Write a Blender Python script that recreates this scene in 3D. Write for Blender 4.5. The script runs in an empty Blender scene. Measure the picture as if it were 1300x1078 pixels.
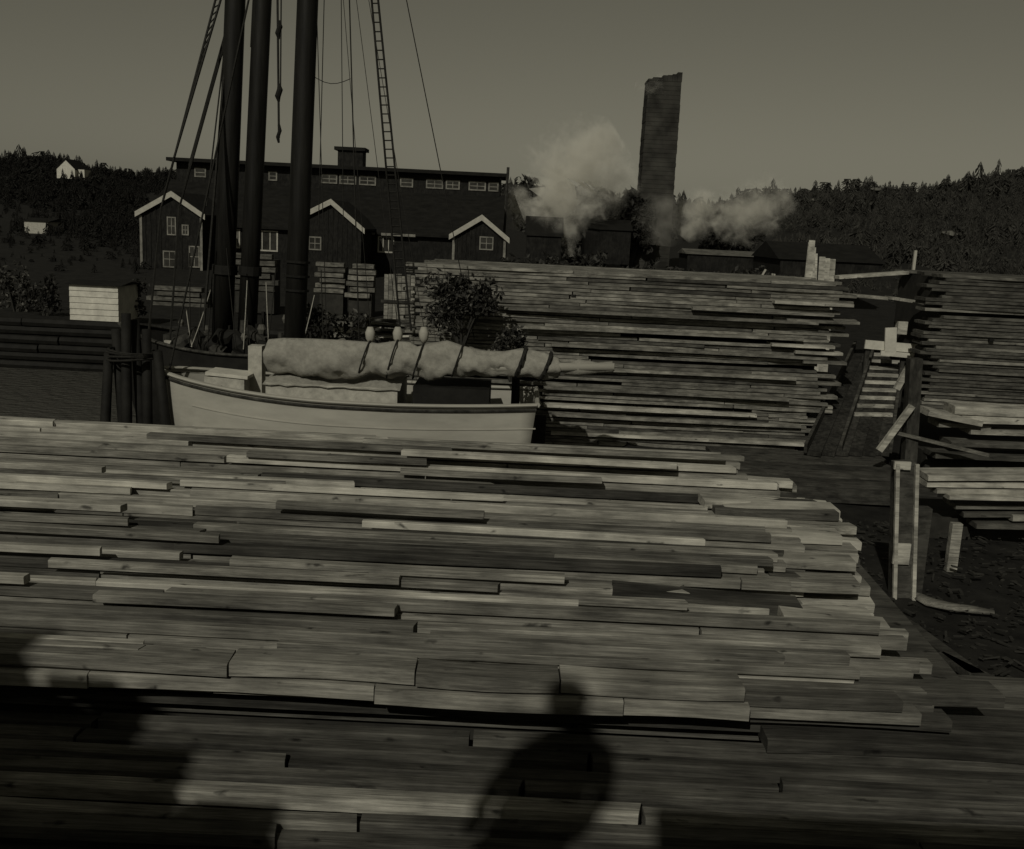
import bpy, bmesh, math, random
from mathutils import Vector, Matrix, Euler

# ------------------------------------------------------------------ camera
E = 4.9                                  # eye height above the water
F = 1300.0                               # focal length in photograph pixels (photo 1300 x 1078)
PITCH = math.radians(10.84); ROLL = math.radians(2.8)
EYE = Vector((0, 0, E))
fwd = Vector((0, math.cos(PITCH), -math.sin(PITCH)))
up0 = Vector((0, math.sin(PITCH), math.cos(PITCH)))
rt0 = Vector((1, 0, 0))
rt = rt0*math.cos(ROLL) + up0*math.sin(ROLL)
up = -rt0*math.sin(ROLL) + up0*math.cos(ROLL)
scene = bpy.context.scene
C = scene.collection
cam = bpy.data.cameras.new('camera'); camo = bpy.data.objects.new('camera', cam); C.objects.link(camo)
camo.matrix_world = Matrix(((rt.x, up.x, -fwd.x, 0), (rt.y, up.y, -fwd.y, 0), (rt.z, up.z, -fwd.z, E), (0, 0, 0, 1)))
cam.sensor_width = 36; cam.lens = 36*F/1300; cam.clip_start = 0.02; cam.clip_end = 6000
scene.cycles.volume_bounces = 4
scene.camera = camo

def ray(px, py):
    return (fwd + rt*((px-650)/F) - up*((py-539)/F)).normalized()
def atY(px, py, Y):
    d = ray(px, py); return EYE + d*(Y/d.y)
def atZ(px, py, z):
    d = ray(px, py); return EYE + d*((z-E)/d.z)

# ------------------------------------------------------------------ light
SAZ, SEL = math.radians(18), math.radians(36)   # sun high behind the camera, to its left
sdir = Vector((math.sin(SAZ)*math.cos(SEL), math.cos(SAZ)*math.cos(SEL), -math.sin(SEL)))
TINT = (1.05, 1.0, 0.76)
world = bpy.data.worlds.new('World'); scene.world = world; world.use_nodes = True
wn = world.node_tree; wn.nodes.clear()
sky = wn.nodes.new('ShaderNodeTexSky'); sky.sky_type = 'NISHITA'; sky.sun_disc = False
sky.sun_elevation = math.asin(-sdir.z); sky.sun_rotation = math.atan2(-sdir.x, -sdir.y)
sky.air_density = 1.0; sky.dust_density = 1.2; sky.ozone_density = 1.0
bw = wn.nodes.new('ShaderNodeRGBToBW')
tn = wn.nodes.new('ShaderNodeMix'); tn.data_type = 'RGBA'; tn.blend_type = 'MULTIPLY'; tn.inputs[0].default_value = 1
tn.inputs[7].default_value = (*TINT, 1)
bg = wn.nodes.new('ShaderNodeBackground'); bg.inputs['Strength'].default_value = 0.06
wo = wn.nodes.new('ShaderNodeOutputWorld')
wn.links.new(sky.outputs[0], bw.inputs[0]); wn.links.new(bw.outputs[0], tn.inputs[6])
wn.links.new(tn.outputs[2], bg.inputs['Color']); wn.links.new(bg.outputs[0], wo.inputs['Surface'])
sun = bpy.data.lights.new('sun', 'SUN'); sun.energy = 4.0; sun.angle = math.radians(0.6); sun.color = (1.0, 0.96, 0.84)
suno = bpy.data.objects.new('sun', sun); C.objects.link(suno)
suno.rotation_euler = sdir.to_track_quat('-Z', 'Y').to_euler(); suno.location = (0, -20, 30)
vs = scene.view_settings
vs.view_transform = 'Standard'; vs.look = 'None'; vs.exposure = -1.32; vs.gamma = 1; vs.use_curve_mapping = False

R = random.Random(11)
def U(a, b): return R.uniform(a, b)
def col(v, w=1.0): return (v*1.03, v*1.0, v*(1-0.13*w), 1)

# ------------------------------------------------------------------ materials
def new_mat(name):
    m = bpy.data.materials.new(name); m.use_nodes = True
    nt = m.node_tree; b = nt.nodes['Principled BSDF']
    b.inputs['Specular IOR Level'].default_value = 0.15
    return m, nt, b
def N(nt, t, **kw):
    n = nt.nodes.new(t)
    for k, v in kw.items(): setattr(n, k, v)
    return n
def wood(name, lo, hi, stretch=(1.3, 42, 42), rnd=(0.55, 1.15), rough=0.8, knots=True, bump=0.25):
    """weathered sawn wood: grain along X in world space, offset for every board"""
    m, nt, b = new_mat(name); L = nt.links.new
    geo = N(nt, 'ShaderNodeNewGeometry'); oi = N(nt, 'ShaderNodeObjectInfo')
    off = N(nt, 'ShaderNodeVectorMath', operation='MULTIPLY_ADD')
    cb = N(nt, 'ShaderNodeCombineXYZ')
    for i in range(3): L(oi.outputs['Random'], cb.inputs[i])
    off.inputs[1].default_value = (37, 91, 53)
    L(cb.outputs[0], off.inputs[0]); L(geo.outputs['Position'], off.inputs[2])
    mp = N(nt, 'ShaderNodeMapping'); mp.inputs['Scale'].default_value = stretch; L(off.outputs[0], mp.inputs[0])
    n1 = N(nt, 'ShaderNodeTexNoise'); n1.inputs['Scale'].default_value = 2.2; n1.inputs['Detail'].default_value = 9; n1.inputs['Roughness'].default_value = 0.74
    L(mp.outputs[0], n1.inputs['Vector'])
    n2 = N(nt, 'ShaderNodeTexNoise'); n2.inputs['Scale'].default_value = 2.6; n2.inputs['Detail'].default_value = 6; L(off.outputs[0], n2.inputs['Vector'])
    r = N(nt, 'ShaderNodeValToRGB'); r.color_ramp.elements[0].position = 0.36; r.color_ramp.elements[1].position = 0.64
    r.color_ramp.elements[0].color = col(lo); r.color_ramp.elements[1].color = col(hi); L(n1.outputs[0], r.inputs[0])
    mr = N(nt, 'ShaderNodeMapRange'); mr.inputs[3].default_value = rnd[0]; mr.inputs[4].default_value = rnd[1]; L(oi.outputs['Random'], mr.inputs[0])
    m2 = N(nt, 'ShaderNodeMapRange'); m2.inputs[1].default_value = 0.3; m2.inputs[2].default_value = 0.7; m2.inputs[3].default_value = 0.5; m2.inputs[4].default_value = 1.12; L(n2.outputs[0], m2.inputs[0])
    mu = N(nt, 'ShaderNodeMath', operation='MULTIPLY'); L(mr.outputs[0], mu.inputs[0]); L(m2.outputs[0], mu.inputs[1])
    n3 = N(nt, 'ShaderNodeTexNoise'); n3.inputs['Scale'].default_value = 9.0; n3.inputs['Detail'].default_value = 5; n3.inputs['Roughness'].default_value = 0.7
    ms = N(nt, 'ShaderNodeMapping'); ms.inputs['Scale'].default_value = tuple(min(1.0, k/max(stretch)*4) for k in stretch); L(off.outputs[0], ms.inputs[0]); L(ms.outputs[0], n3.inputs['Vector'])
    m3 = N(nt, 'ShaderNodeMapRange'); m3.inputs[1].default_value = 0.36; m3.inputs[2].default_value = 0.56; m3.inputs[3].default_value = 0.5; m3.inputs[4].default_value = 1.06; L(n3.outputs[0], m3.inputs[0])
    mu3 = N(nt, 'ShaderNodeMath', operation='MULTIPLY'); L(mu.outputs[0], mu3.inputs[0]); L(m3.outputs[0], mu3.inputs[1])
    fac = mu3.outputs[0]
    if knots:
        v = N(nt, 'ShaderNodeTexVoronoi'); v.inputs['Scale'].default_value = 1.0
        mk = N(nt, 'ShaderNodeMapping'); mk.inputs['Scale'].default_value = (3.1, 9, 9); 
        wv = N(nt, 'ShaderNodeTexNoise'); wv.inputs['Scale'].default_value = 7; wv.inputs['Detail'].default_value = 3; L(off.outputs[0], wv.inputs['Vector'])
        wa = N(nt, 'ShaderNodeVectorMath', operation='MULTIPLY_ADD'); L(wv.outputs['Color'], wa.inputs[0]); wa.inputs[1].default_value = (.25, .12, .12); L(off.outputs[0], wa.inputs[2])
        L(wa.outputs[0], mk.inputs[0]); L(mk.outputs[0], v.inputs['Vector'])
        kr = N(nt, 'ShaderNodeMapRange'); kr.inputs[1].default_value = 0.05; kr.inputs[2].default_value = 0.17; kr.inputs[3].default_value = 0.25; kr.inputs[4].default_value = 1.0
        L(v.outputs['Distance'], kr.inputs[0])
        mu2 = N(nt, 'ShaderNodeMath', operation='MULTIPLY'); L(fac, mu2.inputs[0]); L(kr.outputs[0], mu2.inputs[1]); fac = mu2.outputs[0]
    sc = N(nt, 'ShaderNodeVectorMath', operation='SCALE'); L(r.outputs[0], sc.inputs[0]); L(fac, sc.inputs['Scale'])
    L(sc.outputs[0], b.inputs['Base Color']); b.inputs['Roughness'].default_value = rough
    bp = N(nt, 'ShaderNodeBump'); bp.inputs['Strength'].default_value = bump; bp.inputs['Distance'].default_value = 0.01
    L(n1.outputs[0], bp.inputs['Height']); L(bp.outputs[0], b.inputs['Normal'])
    return m
def plain(name, v, var=0.35, scale=3.0, rough=0.85, stretch=(1, 1, 1), bump=0.0, bscale=None, rnd=None):
    m, nt, b = new_mat(name); L = nt.links.new
    geo = N(nt, 'ShaderNodeNewGeometry'); mp = N(nt, 'ShaderNodeMapping'); mp.inputs['Scale'].default_value = stretch
    L(geo.outputs['Position'], mp.inputs[0])
    n1 = N(nt, 'ShaderNodeTexNoise'); n1.inputs['Scale'].default_value = scale; n1.inputs['Detail'].default_value = 6; n1.inputs['Roughness'].default_value = 0.7
    L(mp.outputs[0], n1.inputs['Vector'])
    r = N(nt, 'ShaderNodeValToRGB'); r.color_ramp.elements[0].position = 0.3; r.color_ramp.elements[1].position = 0.7
    r.color_ramp.elements[0].color = col(v*(1-var)); r.color_ramp.elements[1].color = col(v*(1+var)); L(n1.outputs[0], r.inputs[0])
    out = r.outputs[0]
    if rnd:
        oi = N(nt, 'ShaderNodeObjectInfo'); mr = N(nt, 'ShaderNodeMapRange'); mr.inputs[3].default_value, mr.inputs[4].default_value = rnd
        L(oi.outputs['Random'], mr.inputs[0]); sc = N(nt, 'ShaderNodeVectorMath', operation='SCALE'); L(out, sc.inputs[0]); L(mr.outputs[0], sc.inputs['Scale']); out = sc.outputs[0]
    L(out, b.inputs['Base Color']); b.inputs['Roughness'].default_value = rough
    if bump:
        bp = N(nt, 'ShaderNodeBump'); bp.inputs['Strength'].default_value = bump; bp.inputs['Distance'].default_value = 0.03
        L(n1.outputs[0], bp.inputs['Height']); L(bp.outputs[0], b.inputs['Normal'])
    return m

M = {
 'board': wood('sawn_wood_grey', 0.14, 0.40, rnd=(0.45, 1.2)),
 'pale': wood('sawn_wood_pale', 0.38, 0.56, rnd=(0.8, 1.1)),
 'mid': wood('sawn_baulk', 0.22, 0.42, rnd=(0.85, 1.1)),
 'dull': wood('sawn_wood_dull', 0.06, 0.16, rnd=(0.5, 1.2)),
 'far': wood('stacked_wood', 0.15, 0.33, rnd=(0.65, 1.12), stretch=(0.8, 9, 9), knots=False, bump=0.1),
 'farb': wood('stacked_wood_dark', 0.07, 0.15, rnd=(0.6, 1.15), stretch=(0.8, 9, 9), knots=False, bump=0.1),
 'core': plain('pile_core_shadowed_wood', 0.03, 0.4),  # dark colour carries the shade inside the piles; bark litter shares it
 'old': wood('old_timber', 0.03, 0.08, stretch=(6, 6, 0.8), knots=False),
 'oldx': wood('old_timber_decking', 0.05, 0.11, stretch=(0.8, 8, 8), knots=False),
 'tar': plain('tarred_timber', 0.012, 0.5, 2.5, 0.75, bump=0.3),
 'mast': plain('oiled_spar', 0.011, 0.6, 1.2, 0.55, (7, 7, 0.6)),
 'rope': plain('tarred_rope', 0.02, 0.4, 20),
 'hemp': plain('hemp_rope', 0.3, 0.3, 20),
 'hull': plain('weathered_white_paint', 0.33, 0.16, 1.4, 0.6, (0.5, 1, 2.2), bump=0.05),
 'white': plain('whitewash', 0.50, 0.22, 3.0, 0.8),
 'canvas': plain('canvas', 0.25, 0.22, 9.0, 0.95, bump=0.6),
 'paleblock': plain('grimy_white_paint', 0.36, 0.3, 6.0, 0.8),
 'deck': wood('deck_planks', 0.06, 0.12, knots=False),
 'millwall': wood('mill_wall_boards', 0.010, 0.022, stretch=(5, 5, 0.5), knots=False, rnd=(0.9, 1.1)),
 'millroof': plain('mill_roof_shingle', 0.011, 0.5, 1.5, 0.9, (1, 1, 3)),
 'glass': plain('dusty_window_pane', 0.035, 0.6, 0.8, 0.3),
 'trim': plain('white_trim', 0.36, 0.2, 4.0),
 'dimtrim': plain('grey_trim', 0.17, 0.5, 2.0),
 'brick': None,
 'soil': plain('trodden_bark_and_soil', 0.015, 0.6, 1.8, 0.95, bump=0.8),
 'forest': plain('conifer_foliage', 0.035, 0.75, 0.35, 0.95),
 'forest_dimmed': plain('conifer_foliage_vignette', 0.012, 0.5, 0.3, 0.95),  # darker copy for the left ridge, vignette put into the colour
 'leaf': plain('bush_leaves', 0.03, 0.6, 5.0, 0.6, rnd=(0.6, 1.2)),
 'leafpale': plain('bush_leaves_pale', 0.08, 0.5, 6.0, 0.6),  # paler leaf colour, scattered among the dark leaves
 'bark': plain('bark', 0.03, 0.4, 8.0),
 'rock': plain('pale_rock', 0.10, 0.5, 1.5),
 'cloth': plain('dark_wool', 0.02, 0.3, 30),
 'skin': plain('skin', 0.3, 0.1, 10),
}
def brick_mat():
    m, nt, b = new_mat('sooty_brick'); L = nt.links.new
    geo = N(nt, 'ShaderNodeNewGeometry'); n1 = N(nt, 'ShaderNodeTexNoise'); n1.inputs['Scale'].default_value = 0.7; n1.inputs['Detail'].default_value = 8
    L(geo.outputs['Position'], n1.inputs['Vector'])
    r = N(nt, 'ShaderNodeValToRGB'); r.color_ramp.elements[0].position = 0.35; r.color_ramp.elements[1].position = 0.7
    r.color_ramp.elements[0].color = col(0.02); r.color_ramp.elements[1].color = col(0.06); L(n1.outputs[0], r.inputs[0])
    L(r.outputs[0], b.inputs['Base Color']); b.inputs['Roughness'].default_value = 0.9
    return m
M['brick'] = brick_mat()
def water_mat():
    m, nt, b = new_mat('harbour_water'); L = nt.links.new
    b.inputs['Base Color'].default_value = col(0.06); b.inputs['Roughness'].default_value = 0.35; b.inputs['IOR'].default_value = 1.33
    b.inputs['Specular IOR Level'].default_value = 0.5
    geo = N(nt, 'ShaderNodeNewGeometry'); mp = N(nt, 'ShaderNodeMapping'); mp.inputs['Scale'].default_value = (1.5, 4, 1); L(geo.outputs['Position'], mp.inputs[0])
    n1 = N(nt, 'ShaderNodeTexNoise'); n1.inputs['Scale'].default_value = 1.5; n1.inputs['Detail'].default_value = 4; L(mp.outputs[0], n1.inputs['Vector'])
    bp = N(nt, 'ShaderNodeBump'); bp.inputs['Strength'].default_value = 1.0; bp.inputs['Distance'].default_value = 0.25
    L(n1.outputs[0], bp.inputs['Height']); L(bp.outputs[0], b.inputs['Normal'])
    return m
M['water'] = water_mat()

# ------------------------------------------------------------------ mesh helpers
class MB:
    def __init__(s): s.v = []; s.f = []
    def add(s, vs, fs):
        o = len(s.v); s.v += [Vector(p) for p in vs]; s.f += [tuple(i+o for i in f) for f in fs]; return s
    def box(s, c, size, rot=(0, 0, 0)):
        m = Euler(rot).to_matrix(); c = Vector(c); x, y, z = (k/2 for k in size)
        vs = [c + m @ Vector((a*x, b*y, d*z)) for a in (-1, 1) for b in (-1, 1) for d in (-1, 1)]
        return s.add(vs, [(0, 1, 3, 2), (4, 6, 7, 5), (0, 4, 5, 1), (2, 3, 7, 6), (0, 2, 6, 4), (1, 5, 7, 3)])
    def bb(s, x0, x1, y0, y1, z0, z1):
        return s.box(((x0+x1)/2, (y0+y1)/2, (z0+z1)/2), (x1-x0, y1-y0, z1-z0))
    def beam(s, p, q, w, h, roll=0):
        p = Vector(p); q = Vector(q); d = q-p; l = d.length; d.normalize()
        ref = Vector((0, 0, 1)) if abs(d.z) < 0.95 else Vector((0, 1, 0))
        side = d.cross(ref).normalized(); upv = side.cross(d).normalized()
        if roll:
            rm = Matrix.Rotation(roll, 3, d); side = rm @ side; upv = rm @ upv
        vs = [p + d*(l*t) + side*(a*w/2) + upv*(b*h/2) for t in (0, 1) for a in (-1, 1) for b in (-1, 1)]
        return s.add(vs, [(0, 1, 3, 2), (4, 6, 7, 5), (0, 4, 5, 1), (2, 3, 7, 6), (0, 2, 6, 4), (1, 5, 7, 3)])
    def tube(s, pts, rad, n=8, cap=True):
        pts = [Vector(p) for p in pts]; k = len(pts)
        rad = rad if isinstance(rad, (list, tuple)) else [rad]*k
        vs = []; fs = []
        for i, p in enumerate(pts):
            d = (pts[min(i+1, k-1)] - pts[max(i-1, 0)]).normalized()
            ref = Vector((0, 0, 1)) if abs(d.z) < 0.9 else Vector((1, 0, 0))
            a = d.cross(ref).normalized(); b = a.cross(d).normalized()
            rr = rad[i]; ra, rb = rr if isinstance(rr, (list, tuple)) else (rr, rr)
            for j in range(n):
                t = 2*math.pi*j/n; vs.append(p + a*(math.cos(t)*ra) + b*(math.sin(t)*rb))
        for i in range(k-1):
            for j in range(n):
                fs.append((i*n+j, i*n+(j+1) % n, (i+1)*n+(j+1) % n, (i+1)*n+j))
        if cap: fs += [tuple(range(n))[::-1], tuple((k-1)*n+j for j in range(n))]
        return s.add(vs, fs)
    def prism(s, poly, y0, y1):               # polygon in x,z extruded along y
        n = len(poly); vs = [(x, y0, z) for x, z in poly] + [(x, y1, z) for x, z in poly]
        return s.add(vs, [tuple(range(n)), tuple(range(n, 2*n))[::-1]] + [(i, i+n, (i+1) % n+n, (i+1) % n) for i in range(n)])
    def build(s, name, mat, parent=None, smooth=False):
        me = bpy.data.meshes.new(name)
        off = parent_world(parent)
        me.from_pydata([tuple(p - off) for p in s.v], [], s.f); me.validate()
        bm = bmesh.new(); bm.from_mesh(me); bmesh.ops.recalc_face_normals(bm, faces=bm.faces[:]); bm.to_mesh(me); bm.free()
        if smooth:
            for p in me.polygons: p.use_smooth = True
        me.materials.append(M[mat] if isinstance(mat, str) else mat)
        o = bpy.data.objects.new(name, me); C.objects.link(o)
        if parent: o.parent = parent
        return o
def parent_world(p):
    w = Vector((0, 0, 0))
    while p: w = w + p.location; p = p.parent
    return w
LABELS = {}
def tag(o, label, cat, group=None):
    o['label'] = label; o['category'] = cat
    if group: o['group'] = group
    return o
def thing(name, label, cat, loc=(0, 0, 0), group=None):
    o = bpy.data.objects.new(name, None); C.objects.link(o); o.location = loc; o.empty_display_size = 0.2
    return tag(o, label, cat, group)
def struct(o): o['kind'] = 'structure'; return o
def stuff(o): o['kind'] = 'stuff'; return o

# shared board meshes: unit boxes with eased long edges, a slight bow and uneven ends
def board_mesh(seed):
    r = random.Random(seed); c = 0.09; n = 5
    prof = [(-.5+c, -.5), (.5-c, -.5), (.5, -.5+c), (.5, .5-c), (.5-c, .5), (-.5+c, .5), (-.5, .5-c), (-.5, -.5+c)]
    b1, b2 = r.uniform(-.12, .12), r.uniform(-.25, .25); e = [r.uniform(-.004, .004) for _ in range(4)]
    vs = []; fs = []
    for i in range(n):
        t = i/(n-1); x = t-.5
        for (y, z) in prof:
            xx = x
            if i == 0: xx += e[0]*y*2
            if i == n-1: xx += e[1]*y*2
            vs.append((xx, y + b1*math.sin(math.pi*t), z + b2*math.sin(math.pi*t*1.0)*0.3))
    k = 8
    for i in range(n-1):
        for j in range(k): fs.append((i*k+j, i*k+(j+1) % k, (i+1)*k+(j+1) % k, (i+1)*k+j))
    fs += [tuple(range(k))[::-1], tuple((n-1)*k+j for j in range(k))]
    me = bpy.data.meshes.new('plank'); me.from_pydata(vs, [], fs)
    bm = bmesh.new(); bm.from_mesh(me); bmesh.ops.recalc_face_normals(bm, faces=bm.faces[:]); bm.to_mesh(me); bm.free()
    return me
BM = {}
def board_for(mat):
    if mat not in BM:
        BM[mat] = []
        for s in range(5):
            me = board_mesh(s+3); me.materials.append(M[mat]); BM[mat].append(me)
    return R.choice(BM[mat])
def plank(parent, c, size, mat, rot=(0, 0, 0), name='plank'):
    o = bpy.data.objects.new(name, board_for(mat)); C.objects.link(o)
    o.location = Vector(c) - parent_world(parent); o.scale = size; o.rotation_euler = rot; o.parent = parent
    return o

# ------------------------------------------------------------------ setting: water, ground, forest
MB().add([(-2500, -300, 0), (2500, -300, 0), (2500, 4000, 0), (-2500, 4000, 0)], [(0, 1, 2, 3)]).build('water', 'water')
struct(bpy.data.objects['water'])

def interp(t, tab):
    if t <= tab[0][0]: return tab[0][1]
    for (a, va), (b, vb) in zip(tab, tab[1:]):
        if t <= b: return va + (vb-va)*(t-a)/(b-a)
    return tab[-1][1]
RIDGE = [(-.9, 50), (-.5, 58), (-.42, 56), (-.34, 50), (-.2, 44), (0, 46), (.18, 46), (.24, 58), (.29, 72), (.34, 80), (.42, 86), (.5, 95), (.9, 110)]
def sstep(a, b, t):
    t = max(0, min(1, (t-a)/(b-a))); return t*t*(3-2*t)
def ground_z(x, y):
    land = 0.6
    # harbour basin between the near quay and the far bank, open to the left
    inb = sstep(9.9, 10.9, y) * (1 - sstep(31.2, 32.2, y)) * (1 - sstep(1.3, 2.3, x))
    if x > -4.5: inb *= 1 - sstep(25.2, 26.2, y)
    z = land - 2.2*inb
    if y > 50:
        t = min(1, (y-50)/230); rid = interp(x/max(y, 1), RIDGE)/F*280 + E - 3.2
        z = land + (rid-land)*(t**1.25)
        z += 0.5*math.sin(x*.05+y*.03)*t + 0.7*math.sin(x*.11-y*.021)*t
        if y > 290: z -= (y-290)*0.02
    return z
def make_ground():
    ys = [-40, -20, -8, 0, 4, 7, 9, 9.8, 10.1, 10.4, 10.7, 11, 13, 16, 19, 22, 25, 25.3, 25.6, 25.9, 26.3, 28, 30, 31.1, 31.5, 31.8, 32.3, 34, 38, 44, 50] + [50+10*i for i in range(1, 26)] + [330, 400, 550, 900, 1500, 2600]
    us = [-3, -2, -1.4, -1, -.8] + [-.7+.03*i for i in range(47)] + [.8, 1, 1.4, 2, 3]
    xs_near = [-400, -150, -70, -40, -25, -15, -9, -6, -4.6, -4.4, -3, -1, .5, 1.2, 1.5, 1.8, 2.1, 2.4, 3, 4, 5, 6, 8, 10, 13, 17, 22, 28, 36, 50, 70, 120, 300]
    vs = []; fs = []
    ny = len(xs_near); near = [y for y in ys if y <= 50]
    for y in near:
        for x in xs_near: vs.append((x, y, ground_z(x, y) + (0.05*math.sin(x*3.1+y*2.3)+0.04*math.sin(x*7.3-y*5.1))*(1 if x < 60 and x > -30 else 0)))
    for i in range(len(near)-1):
        for j in range(ny-1): a = i*ny+j; fs.append((a, a+1, a+ny+1, a+ny))
    o = len(vs); far = [y for y in ys if y >= 50]; nu = len(us)
    for y in far:
        for u in us: vs.append((u*y, y, ground_z(u*y, y) if y > 50 else 0.58))
    for i in range(len(far)-1):
        for j in range(nu-1): a = o+i*nu+j; fs.append((a, a+1, a+nu+1, a+nu))
    g = MB().add(vs, fs).build('ground', 'soil', smooth=True); struct(g)
make_ground()

def conifer(mb, x, y, z, h, w, r):
    rounded = r.random() < .2
    tiers = 8; k = 8
    vs = []; fs = []
    for t in range(tiers):
        f0 = t/tiers; zt = z + h*(0.12 + 0.88*(f0+1.35/tiers)); zb = z + h*(0.08+0.86*f0); rr = w*(1-f0*0.86)*r.uniform(.8, 1.15)
        if rounded: rr = w*1.15*(.4+.75*math.sin(math.pi*(f0*.8+.16)))*r.uniform(.8, 1.15)
        zt = min(zt, z+h*(.9 if rounded else 1.02))
        a0 = r.uniform(0, 6.28)
        for j in range(k):
            a = a0 + 6.283*j/k + r.uniform(-.25, .25); q = rr*r.uniform(.6, 1.2)
            o = len(vs)
            vs += [(x, y, zt), (x+q*math.cos(a-.14), y+q*math.sin(a-.14), zb+r.uniform(-.04, .08)*h), (x+q*1.15*math.cos(a), y+q*1.15*math.sin(a), zb+r.uniform(-.06, .02)*h), (x+q*math.cos(a+.14), y+q*math.sin(a+.14), zb+r.uniform(-.04, .08)*h)]
            fs += [(o, o+1, o+2), (o, o+2, o+3)]
    mb.add(vs, fs)
def forest(name, label, u0, u1, y0, y1, n, seed, hs=(3.2, 5.2), keep=None, mat='forest'):
    r = random.Random(seed); mb = MB()
    for i in range(n):
        y = y0 + (y1-y0)*r.random()**0.8; u = r.uniform(u0, u1); x = u*y
        if keep and not keep(u, y): continue
        h = r.uniform(*hs)*(1.3 if r.random() < .06 else 1)*(.7+.5*math.sin(x*.13)*math.sin(y*.09+x*.04)+.1)
        h = max(h, 1.2)*min(1, .3+.7*(y/230)**1.3)*(r.uniform(1, 1.5) if y > 245 else 1)
        conifer(mb, x, y, ground_z(x, y)-.3, h, h*r.uniform(.2, .36), r)
    o = mb.build(name, mat); o['label'] = label; o['category'] = 'forest'; return stuff(o)
forest('forest', 'dark wooded ridge behind the sheds on the left shore', -.62, -.2, 62, 288, 3800, 1, hs=(2.2, 3.6), keep=lambda u, y: y > 190 or u < -.36, mat='forest_dimmed')
forest('forest', 'dark conifer wood covering the hillside on the right', .10, .62, 66, 288, 6500, 2, hs=(1.9, 3.8), keep=lambda u, y: u > .24 or y > 150)
forest('forest', 'low tree line far behind the smokestack', -.2, .1, 215, 288, 650, 3, hs=(2.6, 4.4))

# bare pale rock patches on the right hill
for k, (px, py, Y, w, lab) in enumerate([(1113, 240, 240, 1.5, 'pale rock patch high on the wooded right hill'), (1033, 254, 220, 1.0, 'small pale rock at the left shoulder of the wooded hill'), (1205, 296, 130, 1.0, 'pale rock ledge low on the wooded right hill')]):
    p = atY(px, py, Y); mb = MB(); r = random.Random(k)
    ring = []
    for i in range(9):
        a = 6.283*i/9; ring.append((p.x + w*math.cos(a)*r.uniform(.7, 1.1), p.y + 1.0*math.sin(a), p.z + w*.28*math.sin(a)*r.uniform(.6, 1.2)))
    mb.add(ring + [(p.x, p.y-.6, p.z+.3), (p.x, p.y+3, p.z-2.0)], [(i, (i+1) % 9, 9) for i in range(9)] + [(i, 10, (i+1) % 9) for i in range(9)])
    tag(mb.build('rock', 'rock'), lab, 'rock', 'bare rocks on the hill')

# ------------------------------------------------------------------ buildings
def window(parent, x0, x1, z0, z1, y, bars=(1, 1), trim='trim', t=0.09, pane='glass'):
    """frame in front of a wall that faces -y at depth y"""
    f = MB()
    f.bb(x0, x1, y-.07, y-.004, z1-t, z1).bb(x0, x1, y-.07, y-.004, z0, z0+t).bb(x0, x0+t, y-.066, y-.004, z0+t, z1-t).bb(x1-t, x1, y-.066, y-.004, z0+t, z1-t)
    for i in range(1, bars[0]+1):
        x = x0+(x1-x0)*i/(bars[0]+1); f.bb(x-t*.3, x+t*.3, y-.055, y-.004, z0+t, z1-t)
    for i in range(1, bars[1]+1):
        z = z0+(z1-z0)*i/(bars[1]+1); f.bb(x0+t, x1-t, y-.05, y-.004, z-t*.3, z+t*.3)
    w = f.build('window', trim, parent)
    MB().bb(x0+t*.6, x1-t*.6, y-.035, y-.006, z0+t*.6, z1-t*.6).build('pane', pane, w)
    return w

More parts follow.
